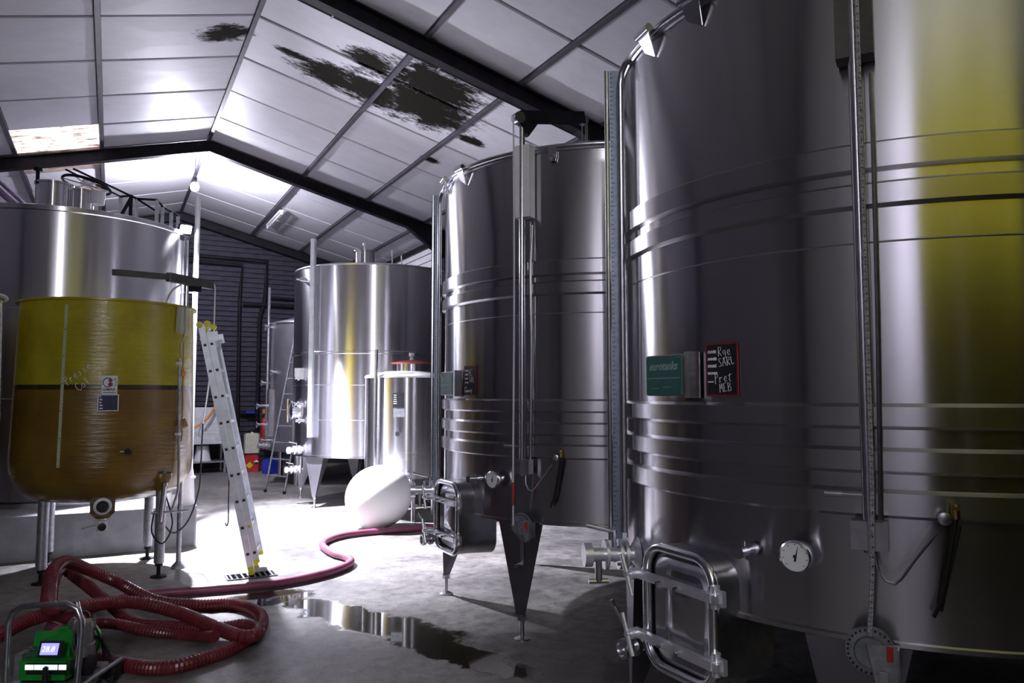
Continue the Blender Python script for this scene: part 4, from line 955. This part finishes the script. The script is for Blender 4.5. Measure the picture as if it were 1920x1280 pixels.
cr = MB().tube(spline([fl(323, .03, 2.32), fl(323, .03, 2.0), fl(323.6, .025, 1.7), fl(322.5, .03, 1.48), fl(321.8, .03, 1.44)], .04), .006, 8)
cr.tube(spline([fl(321.8, .03, 1.44), fl(320.8, .03, 1.36), fl(321.6, .03, 1.25), fl(322.8, .03, 1.32), fl(321.8, .03, 1.44)], .03), .006, 8)
MB.build(cr, 'hanging_cord', ROPE_T, br)
MB().lathe([(0, -.03), (.02, -.02), (.022, .02), (0, .03)], 12, Matrix.Translation(fl(323, .03, 1.90))).build('cord_knot', ORANGE, br)
MB().lathe([(0, -.05), (.04, -.03), (.012, .04), (0, .05)], 12, Matrix.Translation(fl(325, .03, 1.42))).build('cord_tuft', ROPE_T, br)
# valve and wiring on the front right leg
lv = MB().cyl((.47, -.66, .52), (.50, -.66, .86), .020, n=10).lathe([(0, 0), (.03, 0), (.03, .03), (0, .035)], 14, Matrix.Translation((.50, -.66, .85))).build('leg_valve', CHROME_R, br)
MB().cyl((.40, -.64, .60), (.72, -.60, .60), .010, n=8).build('cross_rod', GALV, br)

# second fibreglass tank at the picture's left edge, and one behind the photographer (mirrored in the near steel tank)
b2 = thing('fibreglass_wine_tank', 'dark brown fibreglass tank cut off by the left edge of the picture', 'tank', (-1.70, 8.50, 0))
frp_tank(b2, RESIN_D, .762, .795, .70, 2.60, 2.45, [(.5, -.4), (-.5, -.4), (.5, .4), (-.5, .4)])
MB().torus(.79, .02, 2.615, 80, 8).build('rim_gasket', BUFF, b2)
b3 = thing('fibreglass_wine_tank', 'tall yellow fibreglass tank mirrored in the upper flank of the nearest steel tank', 'tank', (.73, -2.75, 0))
light('added_glow_light', 'POINT', (.73, -2.75, 3.9), 190, (.90, 1.0, .72), shadow_soft_size=.08)  # added light so the yellow shell glows in the steel
frp_tank(b3, RESIN_Y, 1.58, 1.62, .55, 4.60, 3.0, [])
MB().box((0, 0, .27), (3.3, 3.3, .54), ch=.03).build('added_light_block', WALLD, b3, smooth=0)  # unseen block added to keep lamp light from spreading under the tank

# ------------------------------------------------------------------ lid hoist arm beside the amber tank
ha = thing('hoist_arm', 'dark grey swivel hoist arm reaching over the amber fibreglass tank', 'hoist', (.60, 8.05, 0))
pA, pB, pC = Vector((-.62, -.36, 2.815)), Vector((-.15, -.12, 2.84)), Vector((.30, .26, 2.835))
def bar(m, a, b_, w_, h):
    d = (b_ - a).normalized(); s = d.cross(Vector((0, 0, 1))).normalized(); M = frame((a + b_) / 2, d, s, s.cross(d))
    return m.box((0, 0, 0), ((b_ - a).length, w_, h), M, ch=.012)
m = MB(); bar(m, pA, pB + Vector((.02, .01, 0)), .05, .055); hb = m.build('arm_inner', ARMP, ha, smooth=0)
m = MB(); bar(m, pB, pC, .065, .085); m.build('arm_outer', ARMP, ha, smooth=0)
MB().cyl((.04, .08, .60), (.04, .08, 2.80), .022, n=14).build('hoist_post', CHROME, ha)
MB().lathe([(.0, 0), (.07, 0), (.06, .03), (.03, .06)], 20, Matrix.Translation((.04, .08, .0))).cyl((.04, .08, .05), (.04, .08, .62), .024, n=12).build('post_base', GALV, ha)
MB().box((.10, .12, 2.77), (.16, .03, .06)).build('arm_bracket', DARK, ha, smooth=0)
MB().tube(spline([(-.02, .02, 2.79), (-.10, -.02, 2.72), (-.15, -.04, 2.60), (-.16, -.05, 2.50)], .03), .010, 8).build('lid_cord', ROPE_W, ha)
MB().tube(spline([(.30, .26, 2.86), (.325, .28, 2.84), (.33, .285, 2.70), (.325, .28, 2.2), (.29, .29, 1.75), (.25, .30, 1.40)], .05), .008, 8).build('arm_cord', ROPE_W, ha)
MB().tube(spline([(.25, .30, 1.40), (.24, .28, .95), (.22, .22, .72), (.12, .10, .45), (-.02, -.02, .36), (-.12, -.10, .50), (-.16, -.16, .75)], .05), .008, 8).build('dark_cord', RUBBER, ha)
MB().tube(spline([(-.12, -.20, .78), (-.05, -.30, .50), (-.13, -.36, .33), (-.22, -.26, .42), (-.20, -.16, .60)], .04), .007, 8).build('dark_cord', RUBBER, ha)
MB().tube([(.25, .30, 1.44), (.23, .28, 1.40), (.21, .26, 1.28), (.23, .27, 1.26)], .006, 6).build('cord_hook', GALV, ha)

# ------------------------------------------------------------------ aluminium double ladder
ld = thing('aluminium_ladder', 'pale aluminium ladder with yellow feet leaning beside the amber tank', 'ladder', (0, 0, 0))
f0 = Vector((1.235, 7.50, .0)); f1 = Vector((.735, 7.62, 2.36)); u = (f1 - f0).normalized()
dep = Vector((.25, .95, 0)).normalized() * .38                       # rung direction
sd = u.cross(dep.normalized()).normalized()                         # across the stile
if sd.x < 0: sd = -sd
Ms = lambda o: frame(o, sd, dep.normalized(), u)
Ln = (f1 - f0).length
for j, off in ((0, Vector((0, 0, 0))), (1, dep)):
    for k, ox in ((0, 0.0), (1, .062)):
        zs = .06 if k == 0 else .12; ze = Ln - (.0 if k == 0 else .10)
        s = MB().box((ox, 0, (zs + ze) / 2), (.058, .026, ze - zs), Ms(f0 + off)).build('stile', ALU, ld, smooth=0)
    MB().box((.0, -.005, .035), (.05, .04, .09), Ms(f0 + off)).build('yellow_foot', YELLOW, ld, smooth=0)
    MB().box((.065, -.005, .115), (.05, .036, .03), Ms(f0 + off)).build('yellow_foot', YELLOW, ld, smooth=0)
    for ox in (-.012, .055):
        MB().lathe([(0, -.02), (.030, -.018), (.030, .018), (0, .02)], 16, Ms(f0 + off) @ Matrix.Translation((ox, 0, Ln + .0)) @ Matrix.Rotation(PI / 2, 4, 'X')).build('yellow_end_cap', YELLOW, ld)
    MB().box((.085, 0, Ln - .13), (.09, .034, .09), Ms(f0 + off)).build('guide_bracket', ALU, ld, smooth=0)
nr = 9
for k in range(nr):
    for ox in (0.0, .062):
        hh = .20 + k * .252
        rg = MB().box((ox, .19, hh), (.027, .40, .027), Ms(f0)).build('rung', ALU, ld, smooth=0)
        col = YELLOW if (k == 1 and ox > 0) else BLACK
        MB().box((ox, -.0145, hh), (.026, .004, .024), Ms(f0)).build('rung_plug', col, rg, smooth=0)
sp = thing('hook_strap', 'thin hook strap hanging from the leaning aluminium ladder', 'strap', (1.06, 7.9, 0))
MB().tube(spline([(0, 0, .98), (0, 0, .70), (.003, 0, .45), (-.012, 0, .41), (-.02, 0, .44)], .04), .006, 8).build('strap_cord', RUBBER, sp)

# second ladder, steel, leaning on the far tank
l2 = thing('steel_ladder', 'thin steel ladder leaning on the grey tank by the end wall', 'ladder', (0, 0, 0))
A0, B0 = Vector((2.435, 13.67, .0)), Vector((2.673, 13.23, .0)); ln_ = Vector((.60, .40, 3.12))
A1, B1 = A0 + ln_, B0 + ln_
for a, b_ in ((A0, A1), (B0, B1)):
    MB().cyl(a + Vector((0, 0, .02)), b_, .020, n=10).build('stile', GALV, l2); MB().cyl(a, a + Vector((0, 0, .05)), .028, n=10).build('rubber_foot', BLACK, l2)
for k in range(10):
    t_ = (k + 1) / 11; MB().cyl(A0.lerp(A1, t_), B0.lerp(B1, t_), .013, n=8).build('rung', GALV, l2)

# ------------------------------------------------------------------ hoses
def hose(name, pts, r, mat, label, ribs=True, cat='hose'):
    sp_ = spline(pts, .012 if ribs else .05)
    if ribs: rs_ = [r * (1.0 if i % 2 else .89) for i in range(len(sp_))]
    else: rs_ = [r] * len(sp_)
    o = MB().tube(sp_, rs_, 14).build(name, mat, smooth=80 if not ribs else 14)
    return tag(o, label, cat)
hose('wine_hose', [(4.20, 8.70, .04), (3.78, 8.84, .04), (3.34, 8.86, .04), (2.81, 8.90, .04), (2.46, 8.83, .04), (2.22, 8.62, .04), (2.11, 8.34, .04), (2.11, 7.90, .04), (2.18, 7.63, .04), (2.16, 7.42, .04), (2.01, 7.21, .04), (1.76, 7.03, .04), (1.35, 6.90, .04), (0.83, 6.95, .04), (0.38, 7.02, .04), (0.08, 6.96, .04), (-0.15, 6.66, .04), (-0.27, 6.1, .12), (-0.28, 5.55, .25), (-.22, 5.13, .33)], .038, HOSE2, 'long mauve red hose running from the coil across the wet floor', False)
hose('wine_hose', [(-0.67, 5.34, .22), (-0.54, 5.50, .26), (-0.39, 5.71, .28), (-0.13, 5.91, .27), (0.16, 6.10, .22), (0.46, 5.95, .15), (0.67, 5.56, .12), (0.81, 5.33, .10), (0.90, 5.31, .10), (0.94, 5.46, .09), (0.87, 5.60, .09), (0.68, 5.68, .07), (0.43, 5.90, .06), (0.20, 6.16, .06), (0.01, 6.61, .14), (-0.20, 6.92, .27), (-0.29, 6.91, .34), (-0.33, 6.66, .32), (-0.33, 6.50, .16), (-0.25, 6.14, .05), (-0.10, 5.68, .04), (0.12, 5.31, .04), (0.35, 5.11, .04), (0.60, 5.19, .04), (0.78, 5.32, .04), (0.98, 5.61, .04), (1.05, 6.01, .04), (0.92, 6.37, .04), (0.66, 6.49, .04), (0.36, 6.64, .08), (0.10, 6.86, .20), (-0.13, 6.74, .36), (-0.25, 6.44, .48), (-0.31, 6.16, .48), (-0.32, 5.96, .40), (-0.28, 5.55, .36), (-.10, 5.10, .40)], .046, HOSE, 'ribbed wine-red hose heaped in loose coils beside the pump')
hose('wine_hose', [(-0.10, 5.50, .13), (-0.11, 5.85, .13), (0.03, 5.99, .12), (0.33, 5.91, .04), (0.55, 5.72, .035), (0.66, 5.40, .10)], .038, HOSE, 'short bend of wine-red hose inside the heaped coils')
# ------------------------------------------------------------------ pump on a tube-frame trolley
pu = thing('wine_pump', 'green pump with a lit display in a bent steel tube frame', 'pump', (-.205, 4.985, 0), R_(-28.2))
fx = .20
def ushape(y, h): return spline([(-fx, y, .05), (-fx, y, h - .10)], .05) + [Vector((-fx + .02, y, h - .04)), Vector((-fx + .07, y, h - .005))] + [Vector((fx - .09, y, h + .01)), Vector((fx - .03, y, h - .02)), Vector((fx - .004, y, h - .08))] + spline([(fx, y, h - .12), (fx - .02, y, .05)], .05)
MB().tube(ushape(-.14, .555), .016, 12).build('tube_frame', CHROME_R, pu)
for s in (-1, 1): MB().tube([(s * fx * .97, -.14, .12), (s * fx * .97, .30, .12)], .014, 10).build('side_rail', GALV, pu)
MB().box((0, .05, .11), (.36, .42, .02)).build('base_plate', GALV, pu, smooth=0)
for s in (-1, 1):
    wh = MB().lathe([(.0, -.02), (.06, -.02), (.065, 0), (.06, .02), (0, .02)], 24, frame(Vector((s * .17, .26, .066)), (0, 1, 0), (0, 0, 1), (1, 0, 0))).build('wheel', RUBBER, pu)
    MB().box((s * .18, -.14, .025), (.04, .04, .05)).build('foot', RUBBER, pu, smooth=0)
MB().lathe([(0, -.16), (.10, -.16), (.115, -.13), (.115, .13), (.10, .16), (0, .16)], 28, frame(Vector((-.03, .15, .24)), (0, 0, 1), (1, 0, 0), (0, 1, 0))).build('motor', PUMPG, pu)
for k in range(7): MB().torus(.118, .005, -.10 + k * .035, 28, 5, frame(Vector((-.03, .15, .24)), (0, 0, 1), (1, 0, 0), (0, 1, 0))).build('cooling_fin', PUMPG, pu)
cb = MB().box((-.02, -.07, .20), (.25, .10, .10)).prism([(-.145, .25), (.105, .25), (.105, .38), (-.145, .38)], -.01, .03, frame(Vector((0, -.07, 0)), (1, 0, 0), (0, 0.30, .954), (0, -.954, .30))).build('control_box', PUMPG, pu, smooth=0)
MB().box((.005, -.122, .213), (.215, .006, .06)).build('button_panel', BLACK, cb, smooth=0)
for x, wd in ((-.085, .045), (.005, .125), (.095, .04)): MB().box((x, -.127, .222), (wd, .004, .026)).build('lit_button', PANELW, cb, smooth=0)
Md = frame(Vector((.02, -.115, .315)), (1, 0, 0), (0, .30, .954), (0, -.954, .30))
MB().box((0, 0, .0), (.12, .085, .02), Md).build('display_bezel', BLACK, cb, smooth=0)
MB().box((0, 0, .011), (.095, .060, .003), Md).build('display_screen', SCREEN, cb, smooth=0)
text('28.8', .042, PANELW, cb, Md @ Matrix.Translation((-.042, -.014, .0135)), name='display_digits', shear=.1)
for k in range(4): MB().box((-.10, -.09, .27 + k * .018), (.05, .01, .005)).build('vent_slot', CHROME_R, cb, smooth=0)
ph = MB().cyl((.13, .0, .30), (.13, .0, .43), .055, n=20).cyl((.13, 0, .18), (.13, 0, .31), .065, n=20).cyl((.13, -.0, .38), (.05, .02, .42), .03, n=14).build('pump_head', CHROME, pu)
for a in range(0, 360, 60): MB().cyl((.13 + .06 * math.cos(R_(a)), .06 * math.sin(R_(a)), .40), (.13 + .06 * math.cos(R_(a)), .06 * math.sin(R_(a)), .445), .009, n=6).build('wing_nut', CHROME, ph)
MB().cyl((.10, .04, .42), (.06, .05, .52), .010, n=8).build('valve_stem', CHROME, ph)
MB().lathe([(0, -.06), (.05, -.05), (.055, .05), (0, .06)], 18, frame(Vector((.15, -.03, .20)), (0, 1, 0), (0, 0, 1), (1, 0, 0))).build('motor_cap', BLACK, pu)
MB().cyl((.03, -.17, .14), (.03, -.17, .20), .016, n=10).lathe([(0, .03), (.014, .02), (.014, -.02), (0, -.03)], 12, Matrix.Translation((.03, -.17, .215))).build('black_knob', BLACK, pu)
MB().box((-.165, -.02, .20), (.04, .16, .16)).build('side_bracket', GALV, pu, smooth=0)
def cable(name, pts, r, label): return tag(MB().tube(spline(pts, .04), r, 8).build(name, RUBBER), label, 'cable', 'black pump cables')
cable('power_cable', [(-.22, 5.25, .42), (-.10, 5.30, .40), (.0, 5.35, .20), (.02, 5.28, .05), (-.02, 5.10, .012), (-.16, 4.92, .012)], .011, 'black cable looping highest beside the pump frame')
cable('power_cable', [(-.12, 5.05, .30), (-.02, 5.12, .28), (.06, 5.14, .12), (.05, 5.02, .03), (-.02, 4.88, .012), (-.12, 4.75, .012)], .011, 'black cable hanging in front of the others beside the pump')
cable('power_cable', [(-.10, 4.98, .16), (.0, 5.08, .08), (.07, 5.06, .02), (.12, 4.95, .012), (.12, 4.72, .012)], .011, 'black cable trailing along the floor away from the pump')
cn = MB().cyl((-.09, 5.02, .13), (.03, 5.09, .075), .030, n=14).cyl((.03, 5.09, .075), (.055, 5.105, .063), .038, n=14).build('cable_connector', BLACK); tag(cn, 'chunky black plug connector on the cables beside the pump', 'connector')

# ------------------------------------------------------------------ back of the hall
sk = thing('wash_sink', 'white steel wash sink with backsplash at the brick end wall', 'sink', (1.42, 17.75, 0))
MB().box((0, .40, 1.13), (1.7, .03, .56)).build('backsplash', SINK, sk, smooth=0)
MB().box((0, 0, .86), (1.75, .75, .03)).build('sink_top', SINK, sk, smooth=0)
MB().box((0, -.36, .74), (1.72, .02, .22)).box((.85, 0, .74), (.02, .72, .22)).box((-.85, 0, .74), (.02, .72, .22)).build('apron', SINK, sk, smooth=0)
MB().box((0, 0, .24), (1.66, .62, .03)).build('lower_shelf', GALV, sk, smooth=0)
for sx in (-.82, .82):
    for sy in (-.33, .33): MB().box((sx, sy, .42), (.04, .04, .84)).build('leg', GALV, sk, smooth=0)
bk = thing('white_bucket', 'white bucket upside down on the shelf under the sink', 'bucket', (1.80, 17.60, .257)); MB().lathe([(.185, 0), (.185, .03), (.17, .03), (.125, .33), (0, .335)], 28).build('bucket_shell', WHITE, bk, smooth=40)
MB().torus(.18, .006, .03, 28, 6).build('bucket_rim', WHITE, bk)
ck = thing('wall_clock', 'round white wall clock above the sink', 'clock', (2.27, BACK - .02, 1.70))
Mk = frame(Vector((0, 0, 0)), (1, 0, 0), (0, 0, 1), (0, -1, 0))
MB().lathe([(0, 0), (.165, 0), (.165, .03), (.15, .045), (.135, .035)], 36, Mk).build('clock_case', WHITE, ck)
MB().lathe([(0, .036), (.137, .036)], 36, Mk).build('clock_face', DIAL, ck)
for k in range(12):
    a = R_(30 * k); MB().box((.11 * math.cos(a), .11 * math.sin(a), .038), (.02, .012, .001), Mk).build('hour_mark', PRINTD, ck, smooth=0)
MB().prism([(-.006, 0), (.006, 0), (.05, .06)], .038, .040, Mk).prism([(-.005, 0), (.005, 0), (-.02, -.09)], .040, .042, Mk).build('clock_hands', BLACK, ck, smooth=0)
def jerrycan(name, label, loc, w_, d, h, mat, rz=0):
    t_ = thing(name, label, 'canister', loc, rz, 'canisters by the sink')
    MB().box((0, 0, h * .46), (w_, d, h * .92), ch=.035).build('can_body', mat, t_, smooth=0)
    MB().box((0, 0, h * .945), (w_ * .86, d * .8, h * .05), ch=.03).build('can_shoulder', mat, t_, smooth=0)
    MB().cyl((0, -d * .22, h * .96), (0, -d * .22, h * 1.02), .03, n=14).build('cap', mat if mat is not CREAM else WHITE, t_)
    MB().tube([(0, -d * .08, h * .965), (0, 0, h * 1.02), (0, d * .25, h * 1.02), (0, d * .35, h * .965)], .014, 8).build('handle', mat, t_)
    return t_
c1 = jerrycan('blue_canister', 'blue canister with a white hazard label left of the red one', (2.46, 17.45, 0), .30, .27, .40, BLUEP)
MB().box((.01, -.138, .19), (.20, .004, .22)).build('hazard_label', DIAL, c1, smooth=0)
MB().prism([(-.06, 0), (0, -.06), (.06, 0), (0, .01)], 0, .002, frame(Vector((.01, -.141, .15)), (1, 0, 0), (0, 0, 1), (0, -1, 0))).box((-.04, -.141, .25), (.015, .002, .06)).box((-.02, -.141, .22), (.05, .002, .012)).build('label_print', BLACK, c1, smooth=0)
c2 = jerrycan('red_canister', 'red canister with a yellow hazard diamond carrying the cream canister', (2.80, 17.45, 0), .31, .28, .385, REDP)
Ml = frame(Vector((-.06, -.143, .15)), (1, 0, 0), (0, 0, 1), (0, -1, 0))
MB().prism([(-.075, 0), (0, -.075), (.075, 0), (0, .075)], 0, .002, Ml).build('yellow_diamond', YELLOW, c2, smooth=0)
MB().prism([(-.06, 0), (0, -.06), (.06, 0), (0, .06)], 0, .002, Ml @ Matrix.Translation((.14, .06, 0))).build('white_diamond', DIAL, c2, smooth=0)
MB().prism([(-.06, 0), (0, -.06), (.06, 0)], 0.002, .003, Ml @ Matrix.Translation((.14, .06, 0))).build('black_half', BLACK, c2, smooth=0)
jerrycan('cream_canister', 'cream plastic canister standing on top of the red one', (2.80, 17.45, .41), .31, .28, .44, CREAM)
jerrycan('blue_canister', 'blue canister beside the foot of the thin steel ladder', (3.10, 16.8, 0), .30, .27, .32, BLUEP, .3)
rx = thing('red_box', 'small red box on the wall just left of the cream canister', 'box', (2.45, 18.40, .52)); MB().box((0, 0, .13), (.28, .16, .24), ch=.02).build('box_body', REDP, rx, smooth=0); MB().box((0, -.01, .255), (.30, .20, .02)).build('box_lid', REDP, rx, smooth=0)
MB().box((0, .05, .0), (.30, .16, .02)).build('wall_bracket', DARK, rx, smooth=0)
ex = thing('fire_extinguisher', 'red fire extinguisher with an orange top half hidden by tank taps', 'extinguisher', (3.22, 18.30, .55))
MB().lathe([(0, 0), (.085, 0), (.09, .02), (.09, .52), (.05, .60), (.03, .62), (0, .62)], 24).build('cylinder', REDP, ex)
MB().box((0, .0, .66), (.05, .12, .06)).build('valve_head', BLACK, ex, smooth=0); MB().lathe([(0, 0), (.06, 0), (.06, .10), (0, .12)], 16, Matrix.Translation((0, 0, .70))).build('orange_cap', ORANGE, ex)
MB().tube(spline([(0, -.05, .66), (.10, -.06, .60), (.11, -.04, .25)], .05), .012, 8).build('hose', BLACK, ex)
MB().box((0, .12, .40), (.06, .10, .5)).build('wall_bracket', DARK, ex, smooth=0)
oh = tag(MB().tube(spline([(1.75, 18.3, 2.95), (2.02, 18.2, 2.75), (2.14, 18.1, 2.40), (2.17, 18.05, 1.85), (2.04, 17.98, 1.35), (1.78, 17.9, 1.05), (1.50, 17.8, .93), (1.2, 17.7, .91)], .06), .028, 10).build('orange_hose', ORANGE), 'orange hose hanging on the end wall behind the leaning ladder', 'hose')
# dark service pipes on the end wall
def wpipe(pts, r, label):
    t_ = thing('service_pipe', label, 'pipe', (0, 0, 0), 0, 'dark service pipes on the end wall')
    MB().tube(pts, r, 8).build('pipe_run', DARK, t_, smooth=30)
    for a, b_ in zip(pts[:-1], pts[1:]):
        c = (Vector(a) + Vector(b_)) / 2; MB().box((c.x, c.y + .03, c.z), (.06, .07, .05)).build('pipe_clip', PURLIN, t_, smooth=0)
yw = BACK - .06
wpipe([(.6, yw, 4.93), (3.22, yw, 4.90), (3.20, yw, 4.0), (3.08, yw, 3.5), (3.08, yw, .9)], .045, 'outer dark pipe running up the end wall and turning left under the roof')
wpipe([(.6, yw, 4.79), (2.66, yw, 4.77), (2.62, yw, 3.95), (2.65, yw, .25)], .04, 'inner dark pipe running up the end wall and turning left under the roof')
wpipe([(2.70, yw - .02, 3.84), (5.2, yw - .02, 3.86)], .045, 'lower of the two level dark pipes on the end wall')
wpipe([(3.28, yw - .02, 4.02), (5.2, yw - .02, 4.03)], .035, 'upper of the two level dark pipes on the end wall')
wpipe([(2.70, yw - .02, 1.25), (3.1, yw - .02, 1.24)], .035, 'short low dark pipe on the end wall above the canisters')
bv = thing('blue_valve', 'small blue valve handle on the short low wall pipe', 'valve', (2.88, yw - .10, 1.26)); MB().cyl((0, 0, 0), (0, .08, 0), .03, n=12).build('valve_body', DARK, bv); MB().box((.03, -.01, .02), (.20, .04, .05), ch=.01).build('valve_handle', BLUEP, bv, smooth=0)

# cable rail along the near rafter, on hanger clips
cr_ = thing('cable_rail', 'thin dark cable rail hung along the rafter above the mould patch', 'rail', (0, 7.52, 0))
za, zb = roof_z(1.1) - .16, roof_z(5.4) - .16
MB().tube([(1.35, 0, roof_z(1.35) - .10), (5.5, 0, roof_z(5.5) - .10)], .022, 8).build('rail_tube', DARK, cr_)
for x in (1.45, 1.9, 3.1, 4.3, 5.2): MB().box((x, -.06, roof_z(x) - .09), (.012, .16, .10)).build('hanger_clip', GALV, cr_, smooth=0)
# unlit tube light under the far ceiling
tlz = thing('tube_light', 'unlit white tube light under the far ceiling boards', 'lamp', (2.93, 16.1, 5.36))
MB().box((0, 0, .05), (.08, 1.5, .04)).build('fitting', WHITE, tlz, smooth=0); MB().cyl((0, -.72, .0), (0, .72, .0), .02, n=12).build('tube', DIAL, tlz)
for s in (-1, 1): MB().box((0, s * .73, .01), (.05, .03, .06)).build('lamp_holder', WHITE, tlz, smooth=0)

# ------------------------------------------------------------------ lamps
fo = thing('floodlight', 'lit floodlight clamped to the left tank rim, a white starburst', 'lamp', FLOOD)
aim = (Vector((1.6, 6.0, 1.6)) - Vector(FLOOD)).normalized(); sx_ = aim.cross(Vector((0, 0, 1))).normalized(); Mf = frame(Vector((0, 0, 0)), sx_, sx_.cross(aim), -aim)
MB().box((0, 0, .05), (.15, .12, .08), Mf, ch=.02).build('lamp_housing', DARK, fo, smooth=0)
MB().box((0, 0, .002), (.13, .10, .006), Mf).build('lamp_glass', LAMPF, fo, smooth=0)
MB().tube([Mf @ Vector((-.09, 0, .05)), Mf @ Vector((-.09, -.09, .07)), Mf @ Vector((.09, -.09, .07)), Mf @ Vector((.09, 0, .05))], .008, 6).build('yoke', DARK, fo)
MB().box((-.04, .03, -.11), (.05, .05, .06)).build('rim_clamp', DARK, fo, smooth=0)
pe = thing('pendant_lamp', 'glaring pendant lamp close under the far ridge of the ceiling', 'lamp', PEND)
MB().lathe([(0, .10), (.05, .085), (.075, .03), (.06, -.04), (0, -.07)], 20).build('lamp_bulb', PENDB, pe)
MB().cyl((0, 0, .08), (0, 0, .18), .035, n=14).build('lamp_holder', DARK, pe)
MB().tube([(0, 0, .17), (0, 0, roof_z(PEND[0]) - PEND[2])], .008, 6).build('lamp_cord', RUBBER, pe)
il = thing('added_glow_lamp', 'unseen lamp added inside the yellow tank to make it glow', 'lamp', (.73, -2.75, 3.92))  # added lamp, there only to light the shell from inside
MB().lathe([(0, .06), (.035, .05), (.04, 0), (.02, -.05), (0, -.055)], 16).build('lamp_bulb', BULB, il)
MB().cyl((0, 0, .05), (0, 0, .16), .03, n=12).build('lamp_holder', BLACK, il)
MB().tube([(0, 0, .15), (0, 0, roof_z(.73) - 3.92)], .006, 6).build('lamp_cord', RUBBER, il)
bo = thing('hall_lamp', 'ceiling lamp hanging above the photographer, mirrored in the tanks', 'lamp', BAYL)
MB().lathe([(.10, .30), (.12, .18), (.20, .0), (.205, 0), (.125, .19), (.105, .31), (0, .31)], 28).build('lamp_shade', GALV, bo)
MB().lathe([(0, .16), (.06, .12), (.075, .05), (.05, .0), (0, -.02)], 20).build('lamp_bulb', BULB, bo)
MB().tube([(0, 0, .30), (0, 0, roof_z(BAYL[0]) - BAYL[2])], .008, 8).build('hanging_rod', GALV, bo)

# ------------------------------------------------------------------ purple tube scaffold high at the left
pg = thing('tube_scaffold', 'purple painted tube scaffold high up at the left edge', 'scaffold', (-1.25, 13.1, 0))
for a, b_, r in (((-.60, -.15, 4.95), (.10, .25, 4.35), .045), ((-.50, -.15, 5.0), (.17, .22, 4.42), .03), ((.10, .25, 4.35), (.55, .5, 3.6), .04), ((.55, .5, 3.9), (.25, .3, 3.0), .04), ((.62, .45, 4.05), (.60, .45, 2.9), .045), ((.70, .3, 4.2), (.95, .2, 3.3), .03), ((.2, .1, 4.3), (-.5, -.3, 3.6), .03), ((-.3, .1, 3.9), (.5, .1, 3.4), .02), ((-.4, -.2, 4.4), (.45, .3, 3.2), .02), ((.60, .45, 0), (.60, .45, 2.95), .045), ((-.5, -.1, 0), (-.5, -.1, 4.9), .045), ((-.5, -.1, 3.3), (.60, .45, 3.3), .035)):
    MB().cyl(a, b_, r, n=12).build('scaffold_tube', PVC_P, pg)
for p_ in ((.10, .25, 4.36), (.60, .45, 3.3)):
    MB().box(p_, (.10, .10, .10)).build('clamp', CHROME_R, pg, smooth=0)
